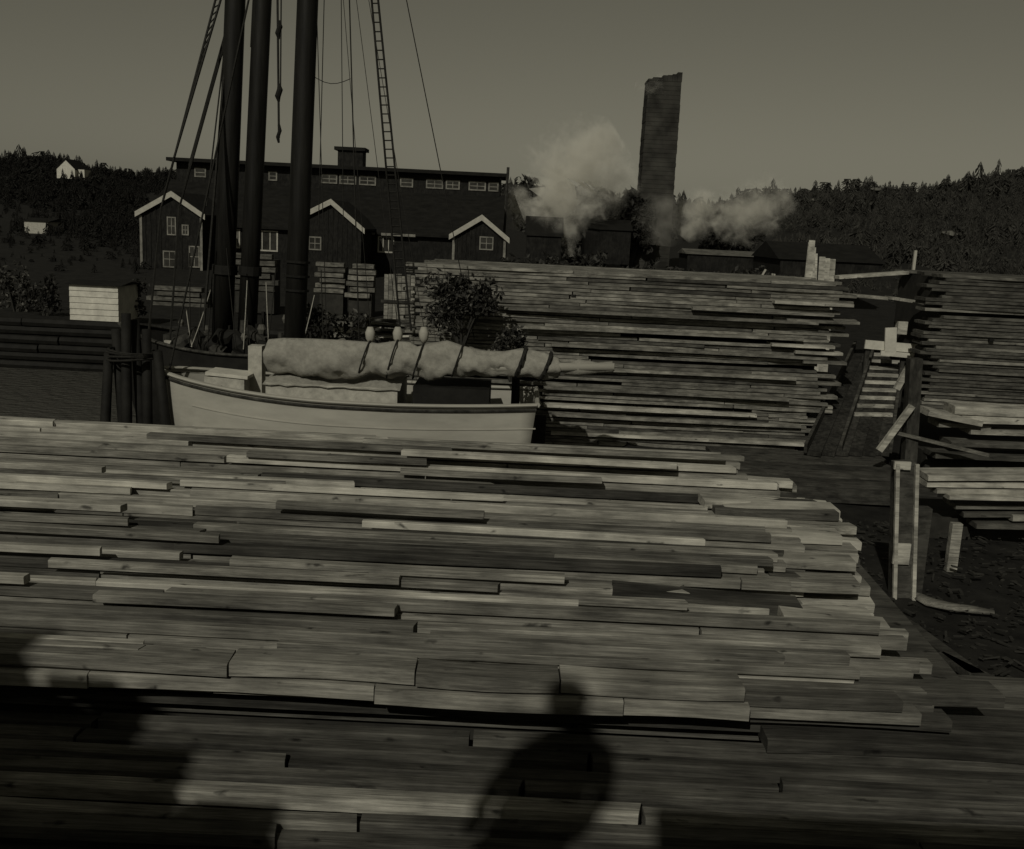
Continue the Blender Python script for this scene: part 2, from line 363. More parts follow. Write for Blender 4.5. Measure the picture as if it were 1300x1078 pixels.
def long_mill():
    Y = 80
    a = atY(222, 198, Y); b = atY(637, 220, Y)
    x0, x1 = a.x, b.x; ztop = (a.z+b.z)/2
    zs = atY(500, 243, Y).z                 # foot of the clerestory
    Ye = 73; ze = atY(520, 297, Ye).z; gz = ground_z((x0+x1)/2, 76)-1.0
    r = thing('sawmill', 'long dark sawmill with a clerestory row of windows and roof ventilator', 'mill', ((x0+x1)/2, 78, gz))
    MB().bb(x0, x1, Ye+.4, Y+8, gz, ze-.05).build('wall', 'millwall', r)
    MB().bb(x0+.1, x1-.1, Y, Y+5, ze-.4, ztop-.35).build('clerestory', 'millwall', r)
    MB().add([(x0-.4, Ye, ze), (x1+.4, Ye, ze), (x1+.4, Y+.3, zs+.1), (x0-.4, Y+.3, zs+.1), (x0-.4, Ye, ze-.15), (x1+.4, Ye, ze-.15), (x1+.4, Y+.3, zs-.1), (x0-.4, Y+.3, zs-.1)],
             [(0, 1, 2, 3), (4, 7, 6, 5), (0, 4, 5, 1), (0, 3, 7, 4), (1, 5, 6, 2)]).build('lower_roof', 'millroof', r)
    rf = MB().box(((x0+x1)/2, Y+2.4, ztop-.22), (x1-x0+.9, 6.2, .26)).build('upper_roof', 'millroof', r)
    v0 = atY(431, 187, Y+1.2); v1 = atY(462, 212, Y+1.2)
    vb = MB().bb(v0.x, v1.x, Y+.5, Y+2.2, ztop-.2, v0.z-.25).build('ventilator', 'millwall', r)
    MB().bb(v0.x-.25, v1.x+.2, Y+.3, Y+2.4, v0.z-.25, v0.z).build('cap', 'millroof', vb)
    for (p, q, dim) in [(247, 262, 1), (341, 352, 1), (408, 428, 0), (431, 452, 0), (456, 477, 0), (508, 524, 1), (541, 562, 0), (566, 583, 0), (595, 616, 0), (620, 632, 1)]:
        t0 = atY(p, 200+(p-220)*.05+16, Y); t1 = atY(q, 200+(q-220)*.05+37, Y)
        window(r, t0.x, t1.x, zs+.35, ztop-.75, Y, (1, 1) if not dim else (0, 1), 'dimtrim', .10)
    for (p, q, yy, zz) in [(293, 305, 285, 310), (323, 353, 286, 314), (382, 404, 296, 312), (410, 440, 297, 313), (480, 500, 296, 318)]:
        t0 = atY(p, yy, Ye+.4); t1 = atY(q, zz, Ye+.4)
        if t0.z > ze-.25: dz = t0.z-(ze-.25); t0.z -= dz; t1.z -= dz
        window(r, t0.x, t1.x, t1.z, t0.z, Ye+.4, (2, 0), 'trim', .10)
    # pole standing at the right gable
    MB().tube([(x1+.35, Y-2, gz), (x1+.5, Y-2, ztop+.3)], .12, 6).build('corner_pole', 'old', r)
    # planks of the eave fascia
    for i in range(9):
        xa = x0-.4 + (x1-x0+.8)*i/9; xb = x0-.4 + (x1-x0+.8)*(i+1)/9
        if i in (1, 5, 6): MB().bb(xa+.05, xb-.4, Ye-.05, Ye-.008, ze-.2, ze-.02).build('fascia_board', 'dimtrim', r)
long_mill()

def gabled_shed(name, label, apex, le, reave, base_y, Y, wins, depth=7, corner=True, extra=None):
    A = atY(*apex, Y); Lf = atY(*le, Y); Rt = atY(*reave, Y); gz = min(ground_z(A.x, Y), atY(apex[0], base_y, Y).z)-.6
    wl, wr = Lf.x+.25, Rt.x-.25
    def zr(x): return A.z + (Lf.z-A.z)*(x-A.x)/(Lf.x-A.x) if x < A.x else A.z + (Rt.z-A.z)*(x-A.x)/(Rt.x-A.x)
    r = thing(name, label, 'shed', (A.x, Y+depth/2, gz), 'gabled sheds in front of the mill')
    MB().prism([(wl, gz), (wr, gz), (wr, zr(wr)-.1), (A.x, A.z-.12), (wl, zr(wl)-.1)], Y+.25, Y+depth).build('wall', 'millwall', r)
    for (P, sgn) in ((Lf, -1), (Rt, 1)):
        MB().prism([(A.x, A.z), (P.x, P.z), (P.x, P.z-.14), (A.x, A.z-.14)], Y+.06, Y+depth+.2).build('roof', 'millroof', r)
        # barge boards
        MB().prism([(A.x, A.z+.03), (P.x, P.z+.03), (P.x, P.z-.32), (A.x, A.z-.34)], Y-.02, Y+.055).build('barge_board', 'trim', r)
    if corner:
        for x in (wl, wr): MB().bb(x-.02 if x == wl else x-.14, x+.14 if x == wl else x+.02, Y+.19, Y+.246, gz, zr(x)-.35).build('corner_board', 'dimtrim', r)
    for (p0, p1, q0, q1, pn) in wins:
        a = atY(p0, q0, Y+.25); b = atY(p1, q1, Y+.25); window(r, a.x, b.x, b.z, a.z, Y+.25, (1, 1), 'dimtrim', .08, pn)
    # vertical battens on the gable wall
    n = 12
    for i in range(1, n):
        x = wl+(wr-wl)*i/n
        if any(atY(w[0], w[2], Y).x-.1 < x < atY(w[1], w[3], Y).x+.1 for w in wins): continue
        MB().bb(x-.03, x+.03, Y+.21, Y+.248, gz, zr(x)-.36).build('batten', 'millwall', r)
    return r
gabled_shed('gabled_shed', 'tall gabled shed with white barge boards left of the masts', (217, 243), (171, 269), (260, 273), 345, 68,
            [(212, 224, 275, 299, 'glass'), (231, 240, 285, 299, 'glass'), (207, 224, 318, 340, 'glass'), (240, 254, 312, 340, 'glass')])
gabled_shed('gabled_shed', 'gabled shed front just right of the thickest mast', (420, 253), (380, 273), (463, 291), 345, 68, [(392, 408, 300, 318, 'glass')], corner=False)
gabled_shed('gabled_shed', 'small gabled shed with white framed window at the mill right end', (612, 273), (570, 298), (647, 303), 340, 68, [(609, 626, 300, 318, 'glass')])

def simple_shed(name, label, px0, px1, ytop, ybase, Y, depth, roof_rise, wall, roofm, board=None, group=None, eave=.15, cat='shed', fall=0.0, wins=()):
    mid = (ytop+ybase)/2; a = atY(px0, mid, Y); b = atY(px1, mid, Y); c = atY((px0+px1)/2, ytop, Y); d = atY((px0+px1)/2, ybase, Y)
    g = d.z
    r = thing(name, label, cat, ((a.x+b.x)/2, Y+depth/2, g), group)
    MB().bb(a.x, b.x, Y, Y+depth, g, c.z).build('wall', wall, r)
    MB().add([(a.x-eave, Y-eave, c.z+.004), (b.x+eave, Y-eave, c.z+.004-fall), (b.x+eave, Y+depth/2, c.z+roof_rise-fall), (a.x-eave, Y+depth/2, c.z+roof_rise), (a.x-eave, Y+depth+eave, c.z+.004), (b.x+eave, Y+depth+eave, c.z+.004)],
             [(0, 1, 2, 3), (3, 2, 5, 4), (0, 3, 4), (1, 5, 2)]).build('roof', roofm, r)
    n = max(3, int((c.z-g)/.22))
    if board:
        for i in range(n):
            z0 = g+(c.z-g)*i/n; z1 = g+(c.z-g)*(i+1)/n
            MB().add([(a.x-.01, Y-.035, z0+.004), (b.x+.01, Y-.035, z0+.004), (b.x+.01, Y-.006, z1-.004), (a.x-.01, Y-.006, z1-.004), (a.x-.01, Y-.003, z0+.004), (b.x+.01, Y-.003, z0+.004)], [(0, 1, 2, 3), (0, 4, 5, 1)]).build('weatherboard', board, r)
    for (p0, p1, q0, q1) in wins:
        s = atY(p0, q0, Y-.04); t = atY(p1, q1, Y-.04); window(r, s.x, t.x, t.z, s.z, Y-.04, (1, 1), 'dimtrim', .06)
    return r
simple_shed('whitewashed_shed', 'small whitewashed board shed on the dark left bank', 89, 150, 362, 408, 38, 2.0, .12, 'white', 'millroof', 'white')
simple_shed('white_outbuilding', 'pale distant outbuilding wall at the foot of the left hill', 31, 61, 281, 300, 95, 4, .3, 'paleblock', 'millroof', None)
def hill_house():
    Y = 200; a = atY(72, 218, Y); b = atY(95, 218, Y); t = atY(84, 203, Y); g = ground_z(a.x, Y)
    r = thing('hillside_house', 'tiny white gabled house high on the left hill', 'house', ((a.x+b.x)/2, Y, a.z-1.2))
    MB().prism([(a.x, a.z-1.2), (b.x, a.z-1.2), (b.x, a.z+.6), ((a.x+b.x)/2, t.z), (a.x, a.z+.6)], Y, Y+6).build('wall', 'white', r)
    for s, e in ((a.x-.2, (a.x+b.x)/2), (b.x+.2, (a.x+b.x)/2)):
        MB().prism([(e, t.z+.06), (s, a.z+.5), (s, a.z+.66), (e, t.z+.24)], Y-.2, Y+6.2).build('roof', 'millroof', r)
    h = atY(100, 217, Y); MB().bb(b.x+.004, b.x+1.4, Y+1, Y+4, a.z-1.2, h.z+.3).build('annex', 'white', r)
hill_house()
# sheds round the smokestack
simple_shed('dark_shed', 'dark low shed left of the smokestack with grey eave boards', 742, 800, 292, 335, 84, 6, .9, 'millwall', 'millroof', None)
simple_shed('dark_shed', 'little dark shed between the mill and the steam', 668, 712, 300, 335, 80, 4, 1.5, 'millwall', 'millroof', None)
simple_shed('lean_to_shed', 'long low shed with pale roof edge right of the smokestack', 872, 985, 325, 352, 74, 4, .35, 'millwall', 'rock', None, fall=.0)
simple_shed('dark_shed', 'dark roofed shed behind the upright pale boards on the right', 990, 1120, 332, 352, 60, 7, 1.0, 'millwall', 'millroof', None)
a0 = atY(985, 320, 72); MB()
tag(MB().bb(a0.x-.12, a0.x+.12, 72, 72.25, ground_z(a0.x, 72)-.3, a0.z).build('white_post', 'trim'), 'slim white post at the right end of the low pale shed', 'post')
a0 = atY(1163, 318, 40)
tag(MB().bb(a0.x-.05, a0.x+.05, 40, 40.1, .4, a0.z).build('grey_post', 'trim'), 'thin pale stake standing above the right lumber pile', 'post')

def smokestack():
    Y = 90; t0 = atY(823, 104, Y); t1 = atY(866, 104, Y); b0 = atY(819, 306, Y); b1 = atY(857, 306, Y)
    cx = (t0.x+t1.x)/2; w = (t1.x-t0.x)/2; zt = t1.z; zb = ground_z(cx, Y)-1
    r = thing('smokestack', 'tall square sooty brick smokestack rising beside the steam', 'chimney', (cx, Y+w, zb))
    n = 46; r2 = random.Random(5)
    mb = MB()
    # courses slightly proud or recessed so that the brick bands show
    h = (zt-zb)/n
    for i in range(n):
        k = 1 + r2.uniform(-.012, .012); z0 = zb+h*i; ww = w*(1.03-.05*i/n)*k
        mb.bb(cx-ww, cx+ww, Y+w-ww, Y+w+ww, z0, z0+h-.02)
    mb.bb(cx-w*.95, cx+w*.95, Y+w*.05, Y+w*1.95, zb, zt-.3)
    mb.build('shaft', 'brick', r)
    # broken rim, higher on the right
    for i in range(7):
        x0 = cx-w+2*w*i/7; MB().bb(x0+.01, x0+2*w/7-.01, Y+.02, Y+2*w, zt, zt+.1+.09*i+r2.uniform(0, .15)).build('rim_block', 'brick', r)
smokestack()

# steam: soft puffs of noisy volume lit by the sun
def steam_mat(name, dens, scale, puffs):
    m = bpy.data.materials.new(name); m.use_nodes = True; nt = m.node_tree; nt.nodes.clear(); L = nt.links.new
    out = N(nt, 'ShaderNodeOutputMaterial'); pv = N(nt, 'ShaderNodeVolumePrincipled'); pv.inputs['Color'].default_value = (0.86, 0.84, 0.76, 1); pv.inputs['Anisotropy'].default_value = -0.25
    tc = N(nt, 'ShaderNodeNewGeometry'); n1 = N(nt, 'ShaderNodeTexNoise'); n1.inputs['Scale'].default_value = scale; n1.inputs['Detail'].default_value = 6; n1.inputs['Roughness'].default_value = 0.7; n1.inputs['Distortion'].default_value = .6
    L(tc.outputs['Position'], n1.inputs['Vector'])
    prev = None
    for c, rr in puffs:                    # nearest puff: 1 at its heart, 0 at its rim
        d = N(nt, 'ShaderNodeVectorMath', operation='DISTANCE'); L(tc.outputs['Position'], d.inputs[0]); d.inputs[1].default_value = c
        q = N(nt, 'ShaderNodeMath', operation='MULTIPLY_ADD'); L(d.outputs['Value'], q.inputs[0]); q.inputs[1].default_value = -1/rr; q.inputs[2].default_value = 1
        if prev:
            mx = N(nt, 'ShaderNodeMath', operation='SMOOTH_MAX'); mx.inputs[2].default_value = .25; L(prev, mx.inputs[0]); L(q.outputs[0], mx.inputs[1]); prev = mx.outputs[0]
        else: prev = q.outputs[0]
    k = N(nt, 'ShaderNodeMath', operation='MULTIPLY_ADD'); L(n1.outputs[0], k.inputs[0]); k.inputs[1].default_value = 2.8; k.inputs[2].default_value = -1.6
    ad = N(nt, 'ShaderNodeMath', operation='ADD'); L(prev, ad.inputs[0]); L(k.outputs[0], ad.inputs[1])
    mr = N(nt, 'ShaderNodeMapRange'); mr.interpolation_type = 'SMOOTHSTEP'; mr.inputs[1].default_value = .0; mr.inputs[2].default_value = 1.1; mr.inputs[3].default_value = 0; mr.inputs[4].default_value = dens
    L(ad.outputs[0], mr.inputs[0]); L(mr.outputs[0], pv.inputs['Density']); L(pv.outputs[0], out.inputs['Volume'])
    return m
DENS = {'steam': .75, 'thin_steam': .5, 'smoke': .4, 'veil': .12}
def plume(name, label, pts, kind, Y):
    ps = [(atY(x, y, Y+dy), rr*Y/F*1.6) for (x, y, rr, dy) in pts]
    fine = []
    for (p, a), (q, b_) in zip(ps, ps[1:]): fine += [(p, a), (p.lerp(q, .5), (a+b_)/2)]
    fine.append(ps[-1]); m = steam_mat(kind, DENS[kind], .75, fine)
    o = MB().tube([p for p, _ in ps], [q*1.15 for _, q in ps], 12).build(name, m, smooth=True)
    o['label'] = label; o['category'] = 'steam'; return stuff(o)
plume('steam', 'bright white steam jet rising left of the smokestack', [(725, 326, 6, 0), (722, 308, 12, 0), (716, 286, 22, 0), (706, 262, 38, .5), (714, 238, 46, 1), (736, 214, 44, 1.5), (760, 190, 34, 2), (785, 172, 16, 2)], 'steam', 82)
plume('steam', 'pale steam drifting right from the jet in front of the dark shed', [(716, 264, 16, 0), (745, 252, 26, 0), (775, 236, 28, .5), (806, 226, 16, 1)], 'thin_steam', 87)
plume('steam', 'thin steam veil beside the right end of the mill', [(652, 292, 5, 0), (656, 275, 13, 0), (660, 258, 17, .5), (664, 240, 10, 1)], 'steam', 86)
plume('steam', 'white steam patch between the dark shed and the mill', [(672, 280, 7, 0), (690, 268, 14, 0), (704, 250, 18, .5), (700, 234, 8, 1)], 'steam', 86)
plume('steam', 'steam cloud close on the right of the smokestack', [(864, 300, 8, 0), (876, 284, 18, 0), (888, 264, 24, .5), (896, 244, 14, 1)], 'steam', 95)
plume('steam', 'ragged steam trailing over the trees toward the right hill', [(905, 288, 14, 0), (938, 274, 28, 0), (968, 260, 28, .5), (1005, 252, 15, 1)], 'thin_steam', 95)
plume('steam', 'faint veil of steam across the lower smokestack', [(838, 312, 10, 0), (840, 296, 24, 0), (842, 274, 28, 0), (846, 250, 18, .5)], 'veil', 86)
plume('steam', 'faint smoke leaving the smokestack top to the left', [(856, 101, 7, 1), (842, 107, 12, 1), (826, 114, 10, 0), (806, 108, 5, 0)], 'smoke', 90)

# ------------------------------------------------------------------ bushes
LEAF = {}
def leaf_cluster(mat, seed):
    key = (mat, seed)
    return key
def bush(name, label, c, rx, ry, rz, nleaf, ls, mat, seed, group=None, trunk=True, cat='bush', pale=0):
    r = random.Random(seed); c = Vector(c)
    root = thing(name, label, cat, c, group)
    lobes = [(Vector((r.uniform(-.6, .6)*rx, r.uniform(-.5, .5)*ry, rz*(.55+r.uniform(-.1, 1.0)))), r.uniform(.14, .4)) for _ in range(15)]
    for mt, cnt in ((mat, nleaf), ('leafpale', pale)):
        mb = MB()
        for i in range(cnt):
            lc, lr = r.choice(lobes)
            d = Vector((r.gauss(0, 1), r.gauss(0, 1), r.gauss(0, 1))).normalized()*(r.random()**.4)
            p = c + lc + Vector((d.x*lr*rx*1.3, d.y*lr*ry*1.3, d.z*lr*rz*1.2))
            if p.z < c.z: p.z = c.z+.05
            s = ls*r.uniform(.6, 1.4); m = Euler((r.uniform(-1.2, 1.2), r.uniform(-1.2, 1.2), r.uniform(0, 6.28))).to_matrix()
            q = [p + m @ Vector(v) for v in ((-s, 0, 0), (0, -s*.45, s*.12), (s, 0, 0), (0, s*.45, s*.12))]
            mb.add(q, [(0, 1, 2), (0, 2, 3)])
        if cnt: stuff(mb.build('foliage', mt, root))
    tb = MB()
    for (lc, lr) in lobes[:10]:
        tb.tube([c + Vector((lc.x*.1, lc.y*.1, 0)), c + Vector((lc.x*.5, lc.y*.4, lc.z*.5)), c+lc], [.06*rz/1.5, .04*rz/1.5, .012], 5)
    tb.build('stems', 'bark', root)
    return root
b0 = atY(605, 425, 20.2)
bush('leafy_bush', 'dark leafy bush against the left end of the long lumber pile', (b0.x-.3, 20.2, b0.z-.25), .85, .5, .8, 2100, .062, 'leaf', 4, pale=420)
b0 = atY(650, 465, 19.6)
bush('leafy_bush', 'small dark bush behind the end of the furled sail', (b0.x, 19.6, b0.z-.3), .42, .35, .62, 600, .06, 'leaf', 6, pale=60)
b0 = atY(440, 432, 27)
bush('leafy_bush', 'scrubby bush between the masts and the pale board rack', (b0.x, 27, .5), 1.7, .6, 1.25, 1900, .075, 'leaf', 8, pale=260)
bl = ['behind the mill gable', 'under the bright steam jet', 'in front of the dark shed', 'left of the smokestack foot', 'at the smokestack foot', 'right of the smokestack foot', 'before the low pale shed', 'beside the slim white post']
for k, (px, tag_) in enumerate(zip([655, 700, 745, 785, 825, 868, 905, 950], bl)):
    p = atY(px, 330, 58); bush('shrub', 'dark shrub %s beyond the long lumber pile' % tag_, (p.x, 58, ground_z(p.x, 58)-.2), 1.35, .9, U(1.3, 1.9), 420, .17, 'leaf', 20+k, group='dark shrubs behind the long lumber pile')
for k, (px, Y, lab) in enumerate([(20, 42, 'pale leafed shrub at the far left edge of the bank'), (58, 41, 'dark shrub left of the whitewashed shed'), (165, 40, 'scrubby dark shrub right of the whitewashed shed')]):
    p = atY(px, 385, Y); bush('shrub', lab, (p.x, Y, .4), .9, .6, 1.15, 500, .1, 'leaf', 40+k, pale=220 if k == 0 else 40)
for k, (px, py, Y, rx, rz) in enumerate([(765, 252, 89, 4.2, 3.0), (803, 238, 89, 2.8, 3.0), (690, 240, 98, 3.2, 3.0), (925, 272, 100, 3.4, 3.0)]):
    p = atY(px, py, Y); g = ground_z(p.x, Y)
    bush('broadleaf_tree', ['dark round tree above the low shed left of the smokestack', 'dark tree touching the left side of the smokestack', 'dark tree behind the white steam jet', 'dim tree among the steam right of the smokestack'][k], (p.x, Y, g), rx, 2, (p.z-g)*.62, 4200, .3, 'leaf', 60+k, cat='tree', group='trees round the smokestack')

# ------------------------------------------------------------------ left bank crib, mooring piles
def crib():
    r = thing('log_crib_wall', 'black log crib wall along the left bank above the water', 'quay wall', (-12, 31, 0))
    for i in range(6):
        x = -34
        while x < -4.4:
            l = U(4, 7); z = .12 + i*.26
            if x+l > -4.3: l = -4.3-x
            MB().tube([(x, 30.9+U(-.05, .05), z), (x+l-.05, 30.9+U(-.05, .05), z+U(-.03, .03))], .135, 7).build('log', 'tar', r)
            x += l
    MB().bb(-34, -4.4, 31.0, 31.5, -1, 1.45).build('fill', 'soil', r)
crib()
def mooring_piles():
    p = atY(168, 525, 19.0)
    r = thing('mooring_dolphin', 'cluster of black mooring piles at the left of the white hull', 'mooring post', (p.x, 19.0, 0))
    for (px, top, dx) in [(138, 448, -.25), (147, 418, .15), (160, 398, -.1), (171, 406, .2), (186, 418, -.05), (200, 446, .2)]:
        q = atY(px, top, 19.0+U(-.2, .2)); b = Vector((q.x+dx*1.2-U(-.05, .05), q.y+U(-.1, .1), -.8))
        MB().tube([b, (b+q)/2+Vector((U(-.03, .03), 0, 0)), q], [.115, .1, .085], 9).build('pile', 'tar', r, True)
    q = atY(168, 455, 19.0)
    for j in range(4): MB().tube([(q.x+(.42+U(-.03, .03))*math.cos(t*.5), 19.0+.42*math.sin(t*.5), q.z+.05*j+.03*math.sin(t*.7+j)) for t in range(14)], .022, 6).build('rope_lashing', 'rope', r)
mooring_piles()

# ------------------------------------------------------------------ vessels
def hull_mesh(x_st, x_bow, yc, beam, z_rail, z_keel, sheer_bow, sheer_st, n=26, transom_w=.72, m=9):
    """stations from stern (right) to bow (left); returns verts, faces for the outside skin"""
    vs = []; fs = []; L = x_bow-x_st
    rail = []
    for i in range(n):
        t = i/(n-1); x = x_st + L*t
        wfac = (transom_w + (1-transom_w)*min(1, t/.35)) if t < .35 else (1.0 if t < .5 else math.cos((t-.5)/.5*math.pi/2)**.62)
        w = max(beam/2*wfac, .03)
        zr = z_rail + sheer_bow*max(0, (t-.45)/.55)**2 + sheer_st*max(0, (.3-t)/.3)**2
        rail.append((x, w, zr))
        for s in (-1, 1):
            for j in range(m):
                u = j/(m-1); z = zr + (z_keel-zr)*u
                ww = w*(1-.04*u - .9*max(0, (u-.45)/.55)**2.2)
                xx = x + (.28*u if i == 0 else 0) * (1 if L > 0 else -1) + ((-.75*u*u) * (1 if L > 0 else -1))*max(0, (t-.75)/.25)
                vs.append((xx, yc + s*max(ww, .02), z))
    st = 2*m
    for i in range(n-1):
        for k in range(2):
            for j in range(m-1):
                a = i*st+k*m+j; fs.append((a, a+1, a+st+1, a+st))
    for j in range(m-1): fs.append((j, j+1, m+j+1, m+j))                         # transom
    a = (n-1)*st
    for j in range(m-1): fs.append((a+j, a+m+j, a+m+j+1, a+j+1))
    return vs, fs, rail
def rope(r, name, p, q, rad, mat='rope', sag=0.0, seg=6):
    p = Vector(p); q = Vector(q)
    pts = [p.lerp(q, i/seg) - Vector((0, 0, sag*math.sin(math.pi*i/seg))) for i in range(seg+1)]
    return MB().tube(pts, rad, 5).build(name, mat, r)
def ratline_pair(r, p0, q0, p1, q1, n, rad=.03):
    rope(r, 'shroud', p0, q0, rad); rope(r, 'shroud', p1, q1, rad)
    mb = MB(); p0, q0, p1, q1 = map(Vector, (p0, q0, p1, q1))
    for i in range(1, n):
        t = i/n; mb.tube([p0.lerp(q0, t), p1.lerp(q1, t)], rad*.55, 4)
    mb.build('ratlines', 'rope', r)

def white_vessel():
    Y = 18.0; near = Y
    stern = atY(682, 512, near); beam = 2.8; yc = near+beam/2
    xs = stern.x; xb = atY(198, 515, near+1.2).x
    zr = E-3.22
    r = thing('white_vessel', 'white hulled sailing vessel moored behind the near lumber pile', 'boat', ((xs+xb)/2, yc, 0))
    vs, fs, rail = hull_mesh(xs, xb, yc, beam, zr, -.9, .25, .06)
    h = MB().add(vs, fs).build('hull', 'hull', r, True)
    # deck, cap rail and a dark strip standing in for the shadow line under the rail
    dk = [(x, yc-w+.06, z-.42) for x, w, z in rail] + [(x, yc+w-.06, z-.42) for x, w, z in rail]; n = len(rail)
    MB().add(dk, [(i, i+1, n+i+1, n+i) for i in range(n-1)]).build('deck', 'deck', r)
    for s, nm in ((-1, 'cap_rail'), (1, 'cap_rail')):
        mb = MB(); mb.tube([(x, yc+s*w, z+.02) for x, w, z in rail], [(.07, .035)]*n, 8); mb.build(nm, 'hull', r)
        mb = MB(); mb.tube([(x, yc+s*(w+.02), z-.07) for x, w, z in rail], [(.02, .028)]*n, 6); mb.build('rail_shadow_strip', 'old', r)  # shade under the rail put in as a dark strip
    for u in (.16, .3, .44, .58):
        mb = MB(); mb.tube([(x, yc-w*(1-.04*u-.9*max(0, (u-.45)/.55)**2.2)-.004, z+(-.9-z)*u) for x, w, z in rail[:-3]], [(.012, .014)]*(n-3), 5); mb.build('strake_edge', 'hull', r)
    x, w, z = rail[0]
    MB().tube([(x+.02, yc-w, z+.02), (x+.02, yc+w, z+.02)], .05, 6).build('taffrail', 'hull', r)
    MB().bb(x-.02, x+.22, yc-.04, yc+.04, -.8, z-.35).build('rudder', 'tar', r)
    # low cabin trunk with a rounded pale canvas cover
    c0 = atY(338, 486, near+.6); c1 = atY(505, 492, near+.6)
    MB().bb(c0.x, c1.x, near+.55, near+2.2, zr-.45, c1.z-.02).build('cabin', 'paleblock', r)
    top = MB(); k = 18; vs = []; fs = []; r2 = random.Random(3)
    for i in range(k):
        t = i/(k-1); xx = c0.x-.05+(c1.x-c0.x+.1)*t; amp = .10+.09*math.sin(t*9)+r2.uniform(-.03, .03)
        for j in range(7):
            s = j/6; vs.append((xx, near+.5+1.75*s, c1.z-.05 + max(.02, amp)*math.sin(math.pi*s)**.5 + r2.uniform(-.015, .015)))
    for i in range(k-1):
        for j in range(6): a = i*7+j; fs.append((a, a+1, a+8, a+7))
    top.add(vs, fs).build('cabin_cover', 'canvas', r, True)
    # mast
    m0 = atY(372, 480, yc); m1 = atY(393, -60, yc); d = (m1-m0).normalized(); foot = m0 + d*((zr-.5-m0.z)/d.z); head = m0 + d*((E+9.5-m0.z)/d.z)
    ms = MB().tube([foot+(head-foot)*t for t in (0, .3, .6, 1)], [.205, .2, .19, .15], 16).build('mast', 'mast', r, True)
    for t, nm in ((.18, 'mast_hoop'), (.20, 'mast_hoop'), (.22, 'mast_hoop')):
        p = foot+(head-foot)*t; MB().tube([p-d*.02, p+d*.02], .235, 14).build(nm, 'tar', ms)
    # boom: from the mast to the right, outside the stern
    g0 = atY(352, 466, yc-.48); g1 = atY(780, 466, yc-1.2)
    bo = MB().tube([g0, g0.lerp(g1, .5), g1], [.10, .11, .075], 10).build('boom', 'hull', r, True)
    # furled sail: sausage of cloth over the boom with gaskets
    sl = MB(); vs = []; fs = []; n1 = 120; mm = 30; r2 = random.Random(9)
    prof = [(338, 431, 467), (360, 429, 470), (400, 430, 474), (440, 432, 478), (468, 434, 472), (480, 436, 470), (500, 433, 478), (520, 434, 470), (530, 440, 474), (545, 436, 480), (568, 432, 473), (588, 439, 474), (610, 445, 474), (640, 446, 473), (662, 442, 474), (690, 447, 477), (712, 455, 478)]
    for i in range(n1):
        px = 338+(712-338)*i/(n1-1)
        top_y = interp(px, [(a, b) for a, b, c in prof]); bot_y = interp(px, [(a, c) for a, b, c in prof]) + 3.5*abs(math.sin((px-470)*math.pi/34))
        yy = yc - .52 - .5*(px-338)/(780-338)
        T = atY(px, top_y, yy); B = atY(px, bot_y+2, yy); cz = (T.z+B.z)/2; hz = (T.z-B.z)/2
        if i in (0, n1-1): hz *= .6
        for j in range(mm):
            a = 2*math.pi*j/mm; fold = 1+.10*math.sin(3*a+px*.07)+.07*math.sin(5*a-px*.11)+.10*(1-abs(math.sin(2.5*a+px*.16+.8*math.sin(px*.05))))**3-.07*(1-abs(math.sin(3.5*a-px*.23)))**2+r2.uniform(-.012, .012)
            if any(abs(px-g) < 5 for g in (470, 505, 538, 588)): fold *= .93
            vs.append((T.x, yy+.24*math.cos(a)*fold, cz+hz*math.sin(a)*(1 if abs(math.sin(a)) > .9 else fold)))
    for i in range(n1-1):
        for j in range(mm): a = i*mm+j; b = i*mm+(j+1) % mm; fs.append((a, b, b+mm, a+mm))
    fs += [tuple(range(mm)), tuple((n1-1)*mm+j for j in range(mm))]
    so = sl.add(vs, fs).build('furled_sail', 'canvas', r, True)
    for px in (470, 505, 538, 588, 668, 700):
        yy = yc - .52 - .5*(px-338)/(780-338); T = atY(px, interp(px, [(a, b) for a, b, c in prof])-1, yy); B = atY(px-14, interp(px, [(a, c) for a, b, c in prof])+3, yy)
        cz = (T.z+B.z)/2; hz = (T.z-B.z)/2+.012
        MB().tube([(cz*0+T.x+(B.x-T.x)*(.5-.5*math.sin(a*6.283/14)), yy+.285*math.cos(a*6.283/14), cz+hz*math.sin(a*6.283/14)) for a in range(15)], .016 if px < 660 else .04, 5).build('gasket', 'rope', so)
    for px in (470, 505, 538):                       # wooden lift blocks standing on the sail
        yy = yc-.6; T = atY(px, 415, yy); B = atY(px, 436, yy)
        MB().tube([B, B.lerp(T, .3), B.lerp(T, .65), T], [.035, .085, .095, .05], 8).build('block', 'hull', r, True)
        rope(r, 'topping_lift', T, T+Vector((-.5, .3, 12)) if False else foot+(head-foot)*.93, .006)
    # canvas bundle at the boom end
    e0 = atY(716, 470, yc-1.0); e1 = atY(778, 466, yc-1.15)
    MB().tube([e0, e0.lerp(e1, .3)+Vector((0, 0, .03)), e0.lerp(e1, .7), e1], [.09, .16, .1, .11], 10).build('sail_clew', 'canvas', r, True)
    # tiller post and dark deck gear aft
    q = atY(655, 500, yc); MB().tube([(q.x, yc, zr-.4), (q.x-.02, yc, q.z+.55)], [.09, .07], 8).build('boom_crutch', 'tar', r)
    q = atY(560, 489, near+.7); MB().bb(q.x-.5, q.x+.9, near+.5, near+1.9, zr-.42, q.z-.02).build('hatch', 'tar', r)
    # bow gear: windlass and companionway
    q = atY(327, 455, near+1.5)
    MB().bb(q.x-.13, q.x+.13, near+1.3, near+1.6, zr-.4, atY(327, 438, near+1.5).z).build('companionway', 'paleblock', r)
